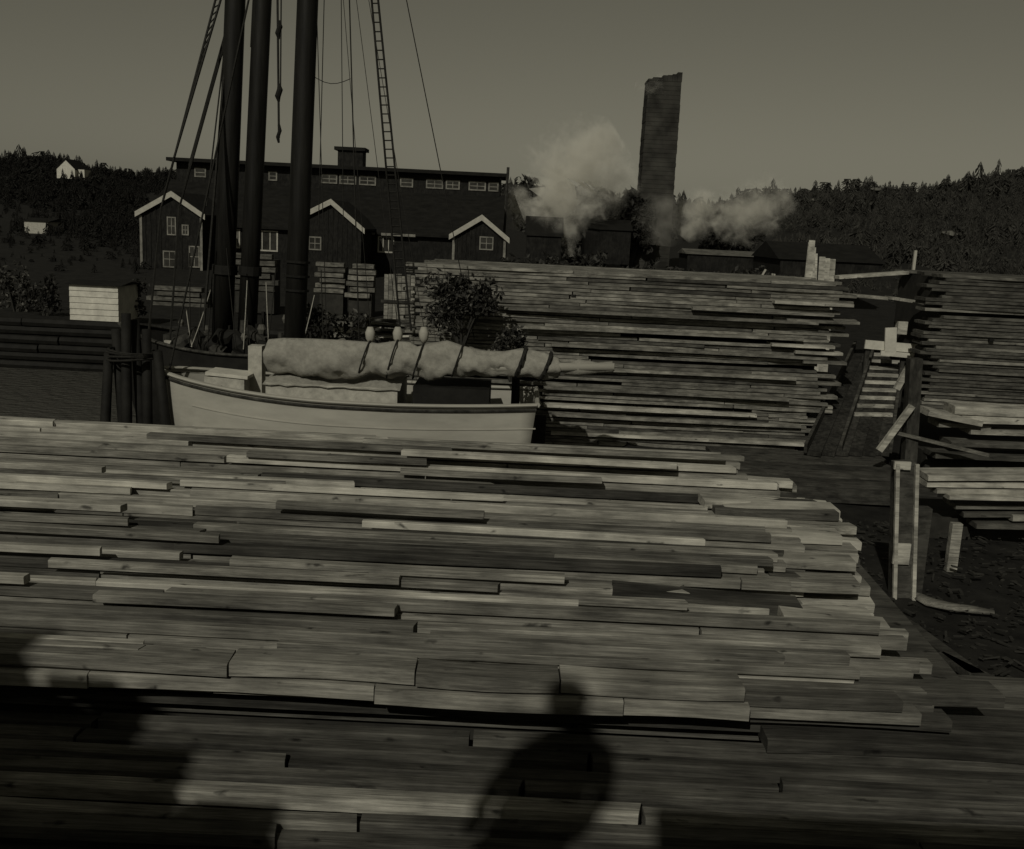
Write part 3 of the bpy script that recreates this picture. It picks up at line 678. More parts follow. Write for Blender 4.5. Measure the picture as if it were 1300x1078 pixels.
    q = atY(268, 517, near+.25); MB().tube([(q.x, near+.95, zr-.4), (q.x, near+.95, q.z+.3)], .055, 8).build('bitt', 'tar', r)
    MB().tube([(q.x-.45, near+1.0, zr-.12), (q.x-.45, near+1.8, zr-.12)], .15, 10).build('windlass', 'tar', r)
    # stem and bowsprit pointing away to the left
    s0 = Vector((xb+1.0, yc, zr+.25)); rope(r, 'forestay', Vector((xb+.2, yc, zr+.25)), foot+(head-foot)*.98, .02)
    # shrouds on the right of the mast, spread aft
    for (a, b, c, d_) in [((514, 330), (482, -20), (500, 330), (472, -20))]:
        ratline_pair(r, atY(522, 420, yc+1.5), atY(478, -20, yc+.6), atY(508, 420, yc+1.5), atY(470, -20, yc+.6), 40, .022)
    rope(r, 'stay', atY(602, 430, yc+1.3), atY(512, -20, yc+.4), .010)
    rope(r, 'halyard', atY(456, 436, yc), atY(443, -20, yc), .013); rope(r, 'halyard', atY(436, 300, yc), atY(433, -20, yc), .008)
    rope(r, 'halyard', atY(415, 436, yc), atY(401, -20, yc), .008)
    # fall of tackle hanging between the masts, with blocks
    rope(r, 'tackle_fall', atY(354, 175, yc), atY(352, -20, yc), .022); rope(r, 'tackle_fall', atY(356, 120, yc), atY(357, -20, yc), .014)
    rope(r, 'buntline', atY(404, 300, yc), atY(412, -20, yc), .009, sag=.0); rope(r, 'buntline', atY(395, 95, yc), atY(445, 100, yc), .007, sag=.12)
    for py, s in ((38, .05), (118, .055), (170, .035)):
        p = atY(354, py, yc); MB().tube([p+Vector((0, 0, .16)), p+Vector((.02, 0, .06)), p-Vector((.02, 0, .06)), p-Vector((0, 0, .16))], [.025, s, s, .02], 8).build('block', 'tar', r)
    return r
white_vessel()

def dark_vessel():
    Y = 21.6; beam = 3.0; yc = Y+beam/2
    xs = atY(455, 440, Y).x; xb = atY(120, 440, Y).x; zr = E-2.95
    r = thing('dark_vessel', 'black hulled two masted schooner behind the white vessel', 'boat', ((xs+xb)/2, yc, 0))
    vs, fs, rail = hull_mesh(xs, xb, yc, beam, zr, -.9, .4, .1)
    MB().add(vs, fs).build('hull', 'tar', r, True); n = len(rail)
    dk = [(x, yc-w+.06, z-.4) for x, w, z in rail] + [(x, yc+w-.06, z-.4) for x, w, z in rail]
    MB().add(dk, [(i, i+1, n+i+1, n+i) for i in range(n-1)]).build('deck', 'deck', r)
    for s in (-1, 1): MB().tube([(x, yc+s*w, z+.02) for x, w, z in rail], [(.07, .035)]*n, 8).build('cap_rail', 'old', r)
    for (a, b, r0) in [((286, 330), (301, -60), .215), ((318, 330), (336, -60), .195)]:
        m0 = atY(*a, yc); m1 = atY(*b, yc); d = (m1-m0).normalized(); foot = m0+d*((zr-.5-m0.z)/d.z); head = m0+d*((E+10.5-m0.z)/d.z)
        MB().tube([foot+(head-foot)*t for t in (0, .3, .6, 1)], [r0*1.1, r0*1.05, r0, r0*.8], 16).build('mast', 'mast', r, True)
        p = foot+(head-foot)*.16; MB().tube([p-d*.1, p+d*.1], r0*1.35, 12).build('mast_band', 'tar', r)
    # shrouds to the left
    ratline_pair(r, atY(205, 262, Y+.1), atY(276, -10, yc), atY(221, 200, Y+.1), atY(283, -10, yc), 26, .026)
    ratline_pair(r, atY(228, 262, Y+2.6), atY(292, 30, yc), atY(240, 210, Y+2.6), atY(292, 20, yc), 20, .026)
    rope(r, 'shroud', atY(258, 420, Y+.1), atY(287, 60, yc), .03)
    rope(r, 'shroud', atY(262, 262, Y+.3), atY(284, 70, yc), .018); rope(r, 'shroud', atY(318, 60, yc), atY(322, -20, yc), .012)
    for p, q in (((205, 262), (188, 432)), ((228, 262), (216, 432))):
        rope(r, 'shroud', atY(*p, Y+.1), atY(*q, Y+.1), .026)
    # deckhouse with a pale door frame, stores and dark gear on deck
    a = atY(205, 428, Y+.9); b = atY(262, 470, Y+.9)
    dh = MB().bb(a.x, b.x, Y+1.0, Y+2.2, zr-.4, a.z+.05).build('deckhouse', 'old', r)
    d0 = atY(209, 432, Y+.94); d1 = atY(237, 468, Y+.94)
    dd = MB().bb(d0.x, d1.x, Y+.90, Y+.995, d1.z, d0.z).build('door_frame', 'paleblock', dh)
    d0 = atY(213, 437, Y+.9); d1 = atY(219, 468, Y+.9); MB().bb(d0.x, d1.x, Y+.86, Y+.897, d1.z, d0.z).build('door_panel', 'old', dh)
    rr = random.Random(2)
    for i in range(9):
        q = atY(255+i*17+rr.uniform(-5, 5), rr.uniform(395, 425), Y+1.2)
        MB().tube([(q.x, Y+1.2, zr-.4), (q.x+rr.uniform(-.2, .2), Y+1.2, q.z)], rr.uniform(.03, .09), 7).build('deck_spar', 'tar' if i % 3 else 'old', r)
    for k, (px, py, rw) in enumerate([(250, 425, .55), (285, 412, .5), (325, 420, .5), (350, 430, .6), (400, 428, .7)]):
        q = atY(px, py, Y+.9); pts = [(q.x-rw+2*rw*i/7, Y+.9+rr.uniform(-.1, .1), zr-.2+(q.z-zr+.15)*math.sin(math.pi*(i+.5)/8)*rr.uniform(.5, 1.1)) for i in range(8)]
        MB().tube(pts, [rr.uniform(.1, .24) for _ in pts], 9).build('stowed_canvas', 'tar' if k % 2 else 'old', r)
    for i in range(14):
        q = atY(225+i*14+rr.uniform(-5, 5), rr.uniform(380, 420), Y+.5); rope(r, 'running_rope', (q.x+rr.uniform(-.4, .4), Y+.4, zr+.1), q+Vector((rr.uniform(-.2, .2), 0, rr.uniform(.2, 1.4))), .012, 'rope' if i % 3 else 'hemp', .05)
    for k, (px, py, s) in enumerate([(363, 405, .09), (310, 428, .08), (332, 418, .10), (262, 418, .08), (230, 410, .07)]):
        q = atY(px, py, Y+.5); MB().tube([q-Vector((0, 0, s)), q, q+Vector((0, 0, s))], [s*.6, s, s*.6], 8).build('deadeye', 'rock', r)
dark_vessel()
q0 = atY(259, 474, 18.9); q1 = atY(310, 499, 18.9)
cr = thing('deck_crate', 'pale box on the foredeck of the white vessel', 'crate', ((q0.x+q1.x)/2, 19.2, q1.z-.02))
MB().bb(q0.x, q1.x, 18.9, 19.5, q1.z-.1, q0.z-.06).build('body', 'paleblock', cr); MB().box(((q0.x+q1.x)/2+.05, 19.2, q0.z-.02), (q1.x-q0.x+.04, .66, .06), (0, .06, 0)).build('lid', 'white', cr)

# ------------------------------------------------------------------ far lumber piles
def lumber_wall(name, label, pxl, pxr, ytop, drop_bot, Y, mat, seed, lay=.072, depth=3.2, right_fn=None, left_fn=None, batter=.0, gaps=(), tone=None):
    """courses of boards; each board seen edge on is a part of its own"""
    r = random.Random(seed); z1 = E - ytop; z0 = E - drop_bot
    xl, xr = pxl, pxr
    root = thing(name, label, 'lumber pile', ((xl+xr)/2, Y+depth/2, z0))
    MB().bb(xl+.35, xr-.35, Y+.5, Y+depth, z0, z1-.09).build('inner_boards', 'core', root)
    n = int((z1-z0)/lay)
    for i in range(n):
        z = z1 - lay*(i+.5); dg = 0
        dark = any(abs((i+.5)/n - g) < .5/n for g in gaps)
        a = left_fn(i/n) if left_fn else xl; b = right_fn(i/n) if right_fn else xr
        a += r.uniform(-.25, .25); b += r.uniform(-.35, .3)
        x = a; k = 0
        while x < b-.2:
            l = r.uniform(2.6, 4.8); l = min(l, b-x)
            if b-x-l < .7: l = b-x
            inset = (r.uniform(.0, .03) if r.random() < .85 or i/n < .28 else r.uniform(-.05, .06)) - batter*(i/n)
            if dark and r.random() < .5: x += l; continue
            t = lay*(r.uniform(.88, .98) if i/n > .28 else r.uniform(.95, .985))
            plank(root, (x+l/2, Y+inset+.3, z+r.uniform(-.004, .004)), (l-.02, .6, t), mat if r.random() > .2 else (tone or mat), (0, r.uniform(-.004, .004), r.uniform(-.004, .004)))
            x += l
    # top surface: boards lying side by side
    for j in range(int((depth-.6)/.25)):
        plank(root, ((xl+xr)/2+r.uniform(-.3, .3), Y+.72+.25*j, z1-lay*.5), ((xr-xl)-r.uniform(.2, 1), .235, lay), mat)
    for k in range(5):       # stickers showing as dark ends
        zz = r.uniform(z0+.4, z1-.4); xx = r.uniform(xl+1, xr-1)
        MB().box((xx, Y+.02, zz), (.1, .12, .06)).build('sticker', 'tar', root)
    return root
Yp = 21.2
pl = atY(528, 338, Yp); pr = atY(1082, 362, Yp)
top_drop = E-(atY(800, 347, Yp).z)
prb = atY(1015, 576, Yp)
lumber_wall('lumber_pile', 'long high pile of stacked planks on the far side of the slip', pl.x, pr.x-.1, top_drop, 4.6, Yp, 'far', 31,
            right_fn=lambda t: pr.x-.05 if t < .15 else pr.x + (prb.x-pr.x)*(t-.15)/.85, batter=.35, gaps=(.30, .34, .47, .60, .72, .93), tone='farb')
# longer loose planks jutting from the face, with shadow below
fp = bpy.data.objects['lumber_pile']
for (p, q, y, tone) in [(640, 1040, 402, 'far'), (880, 1060, 391, 'far'), (985, 1085, 378, 'pale'), (1000, 1092, 400, 'far'), (660, 1020, 424, 'far'), (700, 1050, 446, 'far'), (980, 1060, 432, 'pale'), (720, 1010, 474, 'far'), (690, 1000, 500, 'far'), (700, 1015, 533, 'far'), (690, 960, 522, 'pale'), (700, 1020, 556, 'pale'), (760, 1012, 566, 'far'), (1010, 1070, 440, 'pale'), (1020, 1075, 452, 'far')]:
    a = atY(p, y+(p-850)*.045, Yp-.3); b = atY(q, y+(q-850)*.045, Yp-.3)
    plank(fp, ((a.x+b.x)/2, Yp-.0-.2*(y-380)/200, (a.z+b.z)/2), (b.x-a.x, .5, .065), tone, (0, U(-.005, .005), U(-.01, .01)))

Yr = 22.0
rl = atY(1190, 362, Yr); 
lumber_wall('lumber_pile', 'dim lumber pile at the right edge beyond the cleated ramp', rl.x, rl.x+6.0, E-atY(1230, 350, Yr).z, 3.6, Yr, 'farb', 37, gaps=(.28, .42, .62, .78), tone='board')
# jumble left of the long pile: pale stacks and upright rack
def small_stack(label, px0, px1, y0, y1, Y, mat, seed, n=5):
    r = random.Random(seed); a = atY(px0, y0, Y); b = atY(px1, y1, Y); g = min(b.z, ground_z(a.x, Y))
    root = thing('lumber_stack', label, 'lumber stack', ((a.x+b.x)/2, Y+.5, g), 'small stacks between the mill and the slip')
    h = (a.z-b.z)/n
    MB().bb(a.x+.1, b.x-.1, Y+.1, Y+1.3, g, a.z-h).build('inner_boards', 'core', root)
    for i in range(n):
        plank(root, ((a.x+b.x)/2+r.uniform(-.12, .12), Y+.25+r.uniform(-.08, .08), a.z-h*(i+.5)), ((b.x-a.x)*r.uniform(.75, 1.08), .5, h*.8), mat if r.random() < .7 else 'farb')
small_stack('pale board stack just right of the thickest mast', 403, 438, 332, 374, 46, 'far', 1, 6)
small_stack('short pale stack left of the upright rack', 440, 474, 334, 380, 46, 'far', 2, 6)
small_stack('low dull stack in front of the tall gabled shed', 190, 262, 362, 392, 48, 'farb', 3, 4)
small_stack('dull stack behind the two thin masts', 295, 350, 320, 372, 46, 'farb', 4, 6)
small_stack('board stack with pale top left of the long lumber pile', 532, 572, 338, 390, 27, 'board', 5, 12)
def clutter():
    r = random.Random(15)
    labs = ['upturned pale keg beside the leafy bush', 'slab heap under the pale board rack', 'dull slab heap behind the furled sail', 'low slab heap at the left foot of the leafy bush']
    for k, (px, py, Y, n) in enumerate([(540, 425, 26.5, 14), (500, 405, 30, 22), (450, 400, 30, 22), (560, 405, 26.6, 18)]):
        p = atY(px, py, Y); g = ground_z(p.x, Y); t = thing('slab_heap', ['grey slab heap close left of the leafy bush', labs[1], labs[2], labs[3]][k], 'slab heap', (p.x, Y, g), 'heaps of slabs on the far bank')
        for i in range(n):
            h = g + (p.z-g)*(i+.5)/n
            plank(t, (p.x+r.uniform(-.35, .35), Y+r.uniform(-.3, .3), h), (r.uniform(.7, 1.8), .3, max(.06, (p.z-g)/n*.9)), r.choice(['far', 'farb', 'farb', 'oldx', 'pale']), (r.uniform(-.1, .1), r.uniform(-.12, .12), r.uniform(-.4, .4)), 'slab')
clutter()
def rack():
    Y = 40; a = atY(488, 347, Y); b = atY(526, 394, Y); g = ground_z(a.x, Y)-.05
    r = thing('board_rack', 'pale boards stood upright side by side left of the dark bush', 'board rack', ((a.x+b.x)/2, Y, g))
    n = 7; w = (b.x-a.x)/n
    for i in range(n):
        x = a.x+w*(i+.5); plank(r, (x, Y, (g+a.z)/2), ((a.z-g)*U(.93, 1.04), .05, w*.9), 'board', (0, math.pi/2, 0), 'board')
    MB().bb(a.x-.1, b.x+.1, Y-.09, Y-.035, b.z+.25, b.z+.36).build('cross_rail', 'old', r)
rack()
def upright_boards():
    Y = 34; pts = [(1020, 357), (1030, 306), (1041, 312), (1060, 328), (1060, 357)]
    r0 = atY(1040, 357, Y); r = thing('leaning_boards', 'pale upright boards leaning together to a point behind the long pile', 'boards', (r0.x, Y, ground_z(r0.x, Y)))
    for (b, t, ty) in [(1024, 1030, 308), (1029, 1031, 305), (1035, 1032, 314), (1041, 1034, 322), (1047, 1044, 326), (1053, 1050, 328), (1059, 1057, 329)]:
        B = atY(b, 357, Y); T = atY(t, ty, Y+.5); B.z = ground_z(B.x, Y)
        MB().beam(B, T, .2, .04).build('board', 'pale', r)
upright_boards()
q = atY(958, 353, 33); q2 = atY(972, 342, 33)
tag(MB().beam(q-Vector((.2, 0, .8)), q2, .07, .05).build('leaning_stick', 'trim'), 'short pale stick leaning above the long lumber pile top', 'stick')

# loose pale planks on the top of the far pile near the ramp head
for k, (x0, y0, x1, y1, lab) in enumerate([(1062, 352, 1150, 346, 'pale plank crossing above the ramp head'), (1050, 372, 1140, 380, 'dull plank below the pale plank at the ramp head'), (1128, 378, 1168, 384, 'short plank end at the top right of the ramp')]):
    a = atY(x0, y0, 23.2); b = atY(x1, y1, 23.4)
    tag(MB().beam(a, b, .3, .07).build('loose_plank', 'pale' if k == 0 else 'board'), lab, 'plank', 'loose planks round the ramp head')

# ------------------------------------------------------------------ cleated ramp, rails and posts
def ramp():
    B0 = atZ(1024, 577, E-3.95); B1 = atZ(1128, 577, E-3.95); yb = (B0.y+B1.y)/2
    zt = E-2.55; T0 = atZ(1086, 444, zt); T1 = atZ(1146, 447, zt)
    r = thing('cleated_ramp', 'steep plank ramp with pale cleats climbing between the lumber piles', 'ramp', ((B0.x+B1.x)/2, yb, E-4.3))
    n = 6
    for i in range(n):
        a = B0.lerp(B1, (i+.5)/n); b = T0.lerp(T1, (i+.5)/n); w = (B1-B0).length/n*.93
        MB().beam(a, b, w, .06).build('plank', 'old', r)
    for i in range(9):
        t = .30+.66*i/8.5; a = B0.lerp(B1, .42).lerp(T0.lerp(T1, .42), t); b = B0.lerp(B1, .97).lerp(T0.lerp(T1, .97), t)
        MB().beam(a+Vector((0, 0, .07)), b+Vector((0, 0, .07)), .08, .075).build('cleat', 'pale', r)
    for (f, nm) in ((-.02, 'side_rail'), (.40, 'side_rail'), (1.02, 'side_rail')):
        a = B0.lerp(B1, f); b = T0.lerp(T1, f); MB().beam(a+Vector((0, 0, .12)), b+Vector((0, 0, .12)), .06, .2).build(nm, 'oldx', r)
    for t in (.25, .6, .95):
        for f in (0.05, .95):
            p = B0.lerp(B1, f).lerp(T0.lerp(T1, f), t); MB().bb(p.x-.06, p.x+.06, p.y-.06, p.y+.06, .5, p.z-.04).build('trestle_leg', 'old', r)
    return r
ramp()
def landing():
    zt = E-4.0; a = atZ(905, 574, zt); b = atZ(1132, 584, zt); f = atZ(1020, 613, zt)
    r = thing('landing_platform', 'dark plank landing at the foot of the cleated ramp', 'platform', ((a.x+b.x)/2, (a.y+f.y)/2, .55))
    y1 = b.y+.5; y0 = f.y; n = 5; w = (y1-y0)/n
    for i in range(n): plank(r, ((a.x+b.x)/2+U(-.1, .1), y0+w*(i+.5), zt-.04+U(-.008, .008)), (b.x-a.x-U(0, .3), w*.95, .08), 'oldx')
    for x in (a.x+.4, (a.x+b.x)/2, b.x-.3): MB().bb(x-.1, x+.1, y0+.15, y1-.1, .5, zt-.085).build('sleeper', 'old', r)
    p = atZ(1018, 609, zt); MB().bb(p.x-1.1, b.x-.05, y0-.09, y0-.01, zt-.3, zt-.05).build('fascia_board', 'oldx', r)
landing()
def crossbar():
    Y = 23.6; r0 = atY(1130, 452, Y)
    r = thing('rail_barrier', 'white crossbar barrier with upright at the ramp head', 'barrier', (r0.x, Y, r0.z-.4))
    a = atY(1098, 437, Y); b = atY(1168, 443, Y); MB().beam(a, b, .05, .2).build('crossbar', 'white', r)
    a = atY(1118, 448, Y-.06); b = atY(1160, 452, Y-.06); MB().beam(a, b, .05, .11).build('lower_bar', 'white', r)
    t = atY(1131, 416, Y-.06); s = atY(1130, 447, Y-.06); MB().beam(s, t, .26, .05).build('upright', 'white', r)
    t = atY(1145, 408, Y+.2); s = atY(1143, 424, Y+.2); MB().beam(s, t, .22, .2).build('head_block', 'pale', r)
    t = atY(1103, 440, Y); MB().bb(t.x-.05, t.x+.05, Y+.04, Y+.14, r0.z-1.2, t.z+.05).build('leg', 'old', r)
    t = atY(1150, 440, Y); MB().bb(t.x-.05, t.x+.05, Y+.04, Y+.14, r0.z-1.2, t.z+.05).build('leg', 'old', r)
crossbar()
def frame_post():
    Y = 18.2; t = atY(1161, 455, Y); b = atY(1152, 620, Y)
    r = thing('braced_post', 'dark upright post with pale diagonal braces beside the ramp', 'post', (b.x, Y, .6))
    MB().beam(Vector((b.x, Y, .5)), t, .22, .22).build('post', 'old', r)
    for (p, q, Y1, w) in [((1116, 572), (1158, 515), Y-.2, .1), ((1138, 494), (1158, 458), Y+.2, .1)]:
        MB().beam(atY(*p, Y1), atY(*q, Y1), w, .1).build('brace', 'pale', r)
    MB().beam(atY(1136, 549, Y-.1), atY(1255, 578, Y-.3), .06, .06).build('rail', 'board', r)
frame_post()
def near_post():
    Y = 12.2; b = atY(1143, 748, Y); g = .5
    r = thing('boarded_post', 'thick pale edged post standing in the dark gap right of the near pile', 'post', (b.x, Y, g))
    t = atY(1147, 586, Y); w = .235; lx = (t.x-b.x)/(t.z-b.z)
    MB().beam(Vector((b.x+lx*(g-b.z), Y, g)), t, w, .2).build('core_post', 'oldx', r)
    for s in (-1, 1): MB().beam(Vector((b.x+lx*(g-b.z)+s*w*.5, Y-.125, g)), t+Vector((s*w*.5, -.125, 0)), .045, .05).build('edge_strip', 'pale', r)
    for (ya, yb_) in ((586, 596), (690, 716)):
        p = atY(1146, ya, Y-.12); q_ = atY(1144, yb_, Y-.12); MB().bb(p.x-w*.42, p.x+w*.42, Y-.14, Y-.105, q_.z, p.z).build('patch_board', 'pale', r)
    p = atY(1172, 642, Y+.1); q_ = atY(1168, 690, Y+.1); MB().bb(p.x-.13, p.x+.06, Y-.05, Y+.1, .5, p.z).build('side_board', 'oldx', r)
near_post()
# right side stacks seen past the post
def pale_stack(label, rows, Y, seed, base_z):
    r = random.Random(seed); a = atY(rows[0][0], rows[0][1], Y)
    root = thing('lumber_stack', label, 'lumber stack', (a.x+1, Y+.5, base_z), 'stacks in the yard on the right')
    for (x0, y0, x1, y1, mat, th) in rows:
        p = atY(x0, y0, Y+r.uniform(-.1, .1)); q = atY(x1, y1, Y+r.uniform(-.1, .1)); d = q-p
        plank(root, (p+q)/2, (d.length, .55, th), mat, (0, -math.atan2(d.z, d.x), math.atan2(d.y, d.x)))
    zmin = min(o.location.z+base_z for o in root.children)
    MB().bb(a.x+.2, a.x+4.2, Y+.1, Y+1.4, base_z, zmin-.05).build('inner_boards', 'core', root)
pale_stack('slewed pale planks heaped below the dim right lumber pile', [(1172, 521, 1240, 535, 'pale', .12), (1205, 518, 1460, 528, 'pale', .16), (1215, 530, 1460, 538, 'pale', .14), (1185, 536, 1250, 540, 'board', .1), (1225, 545, 1460, 552, 'board', .1), (1200, 560, 1460, 568, 'dull', .1), (1180, 575, 1460, 585, 'dull', .1)], 18.6, 4, .5)
pale_stack('bright stack of pale planks right of the boarded post', [(1170, 602, 1460, 603, 'pale', .09), (1168, 610, 1460, 612, 'pale', .08), (1180, 618, 1460, 621, 'pale', .08), (1195, 626, 1430, 629, 'pale', .07), (1205, 638, 1440, 641, 'board', .07), (1215, 648, 1460, 651, 'dull', .08), (1230, 662, 1460, 664, 'dull', .08), (1275, 652, 1460, 655, 'pale', .1)], 15.0, 5, .5)
q = atY(1212, 682, 13.5)
tag(MB().beam((q.x, 13.5, .5), q+Vector((0, 0, .2)), .14, .1).build('stub_post', 'board'), 'short grey stub post under the bright right stack', 'post')
def curved_plank():
    pts = [(1150, 742), (1163, 756), (1182, 765), (1205, 770), (1235, 774), (1262, 778)]
    zg = .66; mb = MB(); P = [atZ(x, y, zg) for x, y in pts]
    mb.tube(P, [(.05, .03), (.09, .04), (.13, .045), (.11, .04), (.1, .04), (.05, .03)], 8)
    tag(mb.build('bent_slab', 'board', smooth=True), 'pale bent wood slab on dark ground at the boarded post foot', 'wood slab')
curved_plank()
# bark, chips and offcuts on the dark ground of the gap
def litter():
    r = random.Random(77); mb = MB()
    for i in range(2500):
        x = r.uniform(2.6, 9); y = r.uniform(5.5, 15.5); s = r.uniform(.012, .05)
        mb.box((x, y, ground_z(x, y)+.05+r.uniform(0, .05)), (s*r.uniform(1, 4), s*r.uniform(.5, 1), s*.35), (r.uniform(-.3, .3), r.uniform(-.3, .3), r.uniform(0, 3.14)))
    o = mb.build('bark_litter', 'core'); o['label'] = 'bark and offcuts strewn on the dark ground right of the near pile'; o['category'] = 'litter'; stuff(o)
litter()
for k, (p, q, lab) in enumerate([((1190, 832), (1296, 884), 'grey plank lying askew in the dark lower right corner'), ((1120, 770), (1240, 858), 'dull plank sloping along the foot of the near pile right end')]):
    a = atZ(*p, .9); b = atZ(*q, .9); tag(MB().beam(a, b, .16, .06).build('loose_plank', 'oldx'), lab, 'plank', 'planks dropped in the gap')

# ------------------------------------------------------------------ near lumber pile
def near_pile():
    r = random.Random(21); yb, yf = 9.75, 4.78; n = 27
    root = thing('near_lumber_pile', 'broad near pile of loose planks filling the foreground', 'lumber pile', (0, (yb+yf)/2, .6))
    def py650(Y, drop):
        d = Vector((0, Y, -drop)); u = d.dot(fwd); return 539 - F*d.dot(up)/u
    feats = [(563, 890), (594, 420), (606, 630), (637, 577), (660, 595), (674, 460), (697, 645), (711, 590), (709, 710), (642, 985), (614, 918), (611, 1040), (760, 862), (658, 1088), (773, 745), (857, 760), (830, 725), (740, 480), (790, 330), (815, 560), (800, 900)]
    rb = [(550, 890), (566, 905), (590, 955), (611, 1030), (622, 990), (640, 985), (690, 1000), (720, 985), (750, 1000), (775, 1120), (800, 1140), (850, 1170), (900, 1190)]
    jb = [(560, 950), (611, 1050), (640, 1095), (680, 1095), (720, 1110), (770, 1135), (800, 1140), (900, 1180)]
    th = .062; lowb = MB()
    Y = yb; i = 0
    lvl_noise = 0
    while Y > yf:
        t = (yb-Y)/(yb-yf); w = r.uniform(.078, .125)*(1-.36*t)
        if Y-w < yf+.08: w = Y-yf
        drop = 2.06 + .16*t
        lvl_noise = max(-.1, min(.07, .75*lvl_noise + r.choice([0, 0, .035, -.04, .07, -.07, .012, -.02])))
        z = E - drop + lvl_noise
        yc = Y-w/2; pyc = py650(yc, drop)
        def X(px): return (px-650)/F*math.hypot(yc, drop)*math.cos(ROLL) if True else 0
        Xr = X(interp(pyc, rb)) + r.uniform(-.12, .12); Xl = X(-60)-1.8
        # lower course
        x = Xl - r.uniform(0, 1)
        while x < Xr:
            l = min(r.uniform(1.8, 4.2), Xr+r.uniform(-.05, .3)-x)
            if l < .3: break
            lowb.box((x+l/2, yc+r.uniform(-.012, .012), z-th*1.5-.004), (l-.012, w*.97, th*.97), (r.uniform(-.02, .02), r.uniform(-.003, .003), r.uniform(-.004, .004)))
            x += l
        # upper course, ends where the photograph shows ends
        br = sorted([f[1] for f in feats if abs(f[0]-pyc) < (py650(yc-w/2, drop)-py650(yc+w/2, drop))/2])
        cuts = [Xl-r.uniform(0, 1)] + [X(b) for b in br]
        if cuts[-1] < Xr-.6: cuts.append(Xr - (r.uniform(0, .8) if r.random() < .6 else 0))
        x = cuts[0]; covered = True
        for ci, cx in enumerate(cuts[1:]):
            seg = cx-x
            if seg < .15: continue
            skip = ci > 0 and r.random() < .45
            parts = max(1, int(seg/r.uniform(2.4, 4.2))); ll = seg/parts
            for k in range(parts):
                if skip: continue
                pale = (pyc < 655 and r.random() < .7 and x+ll*k+ll/2 > -1.4) or r.random() < .08 or (pyc < 590)
                warp = r.uniform(0, .014); gx = r.uniform(.006, .02)
                plank(root, (x+ll*(k+.5), yc+r.uniform(-.02, .02), z-th*.5+warp), (ll-gx, w*r.uniform(.9, .975), th*r.uniform(.85, 1.1)), 'pale' if pale else ('board' if r.random() < .72 else 'dull'),
                      (r.uniform(-.03, .03), r.uniform(-.0035, .0035), r.uniform(-.007, .007)))
            x = cx
        # stray board riding on top now and then
        for _ in range(r.choice([0, 1, 1, 2])):
            if not 0.05 < t < .97: continue
            c = r.uniform(Xl+1, Xr-1.4); l = r.uniform(1.2, 3.6); c = min(c, Xr-l/2)
            plank(root, (c, yc-r.uniform(-.03, .08), z+th*.5+r.uniform(.0, .05)), (l, w*r.uniform(.7, 1.0), th*.8), 'board' if r.random() < .6 else 'pale', (r.uniform(-.04, .04), r.uniform(-.004, .004), r.uniform(-.012, .012)))
        Y -= w + r.uniform(.006, .03) + (r.uniform(.03, .065) if r.random() < .38 else 0); i += 1
    stuff(lowb.build('lower_planks', 'board', root))
    # body of the pile below
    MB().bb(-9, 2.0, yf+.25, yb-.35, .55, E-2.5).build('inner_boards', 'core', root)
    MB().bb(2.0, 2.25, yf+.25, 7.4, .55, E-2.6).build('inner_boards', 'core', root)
    # broken pale ends on the right, lower courses stepping down to the gap
    for k in range(62):
        Yk = r.uniform(5.6, 9.2); t = (yb-Yk)/(yb-yf); drop = 2.1+.16*t + r.choice([.02, .09, .16, .23, .32])
        pyk = py650(Yk, drop); e = (interp(pyk, jb)-650)/F*math.hypot(Yk, drop) - abs(r.gauss(0, .22))
        l = r.uniform(.5, 1.3)
        plank(root, (e-l/2, Yk, E-drop), (l, r.uniform(.16, .26), .07), r.choice(['pale', 'board', 'pale', 'pale', 'dull']), (r.uniform(-.08, .08), r.uniform(-.03, .05), r.uniform(-.12, .12)))
    # wall of courses on the right end below the top
    for k in range(14):
        drop = 2.55+.1*k
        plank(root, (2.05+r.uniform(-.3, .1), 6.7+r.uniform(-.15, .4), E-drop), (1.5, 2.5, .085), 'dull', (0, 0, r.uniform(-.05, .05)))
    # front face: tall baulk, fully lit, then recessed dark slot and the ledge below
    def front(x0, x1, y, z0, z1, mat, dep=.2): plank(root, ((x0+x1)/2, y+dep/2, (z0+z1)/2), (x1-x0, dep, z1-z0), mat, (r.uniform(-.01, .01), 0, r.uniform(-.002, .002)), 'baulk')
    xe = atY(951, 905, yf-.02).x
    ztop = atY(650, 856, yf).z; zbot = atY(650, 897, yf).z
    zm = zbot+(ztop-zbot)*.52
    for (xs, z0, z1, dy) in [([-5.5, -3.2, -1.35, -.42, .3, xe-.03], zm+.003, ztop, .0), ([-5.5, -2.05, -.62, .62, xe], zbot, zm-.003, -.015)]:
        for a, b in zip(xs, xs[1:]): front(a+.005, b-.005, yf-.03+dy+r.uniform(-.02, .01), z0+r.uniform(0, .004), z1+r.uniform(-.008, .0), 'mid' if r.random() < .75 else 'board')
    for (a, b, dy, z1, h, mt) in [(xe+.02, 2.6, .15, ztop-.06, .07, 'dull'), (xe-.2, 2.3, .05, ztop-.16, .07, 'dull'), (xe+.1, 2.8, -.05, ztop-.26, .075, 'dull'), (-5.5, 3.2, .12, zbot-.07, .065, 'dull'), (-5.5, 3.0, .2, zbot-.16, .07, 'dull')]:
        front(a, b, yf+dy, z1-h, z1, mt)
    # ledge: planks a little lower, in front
    zl = zbot-.17; yy = yf+.05
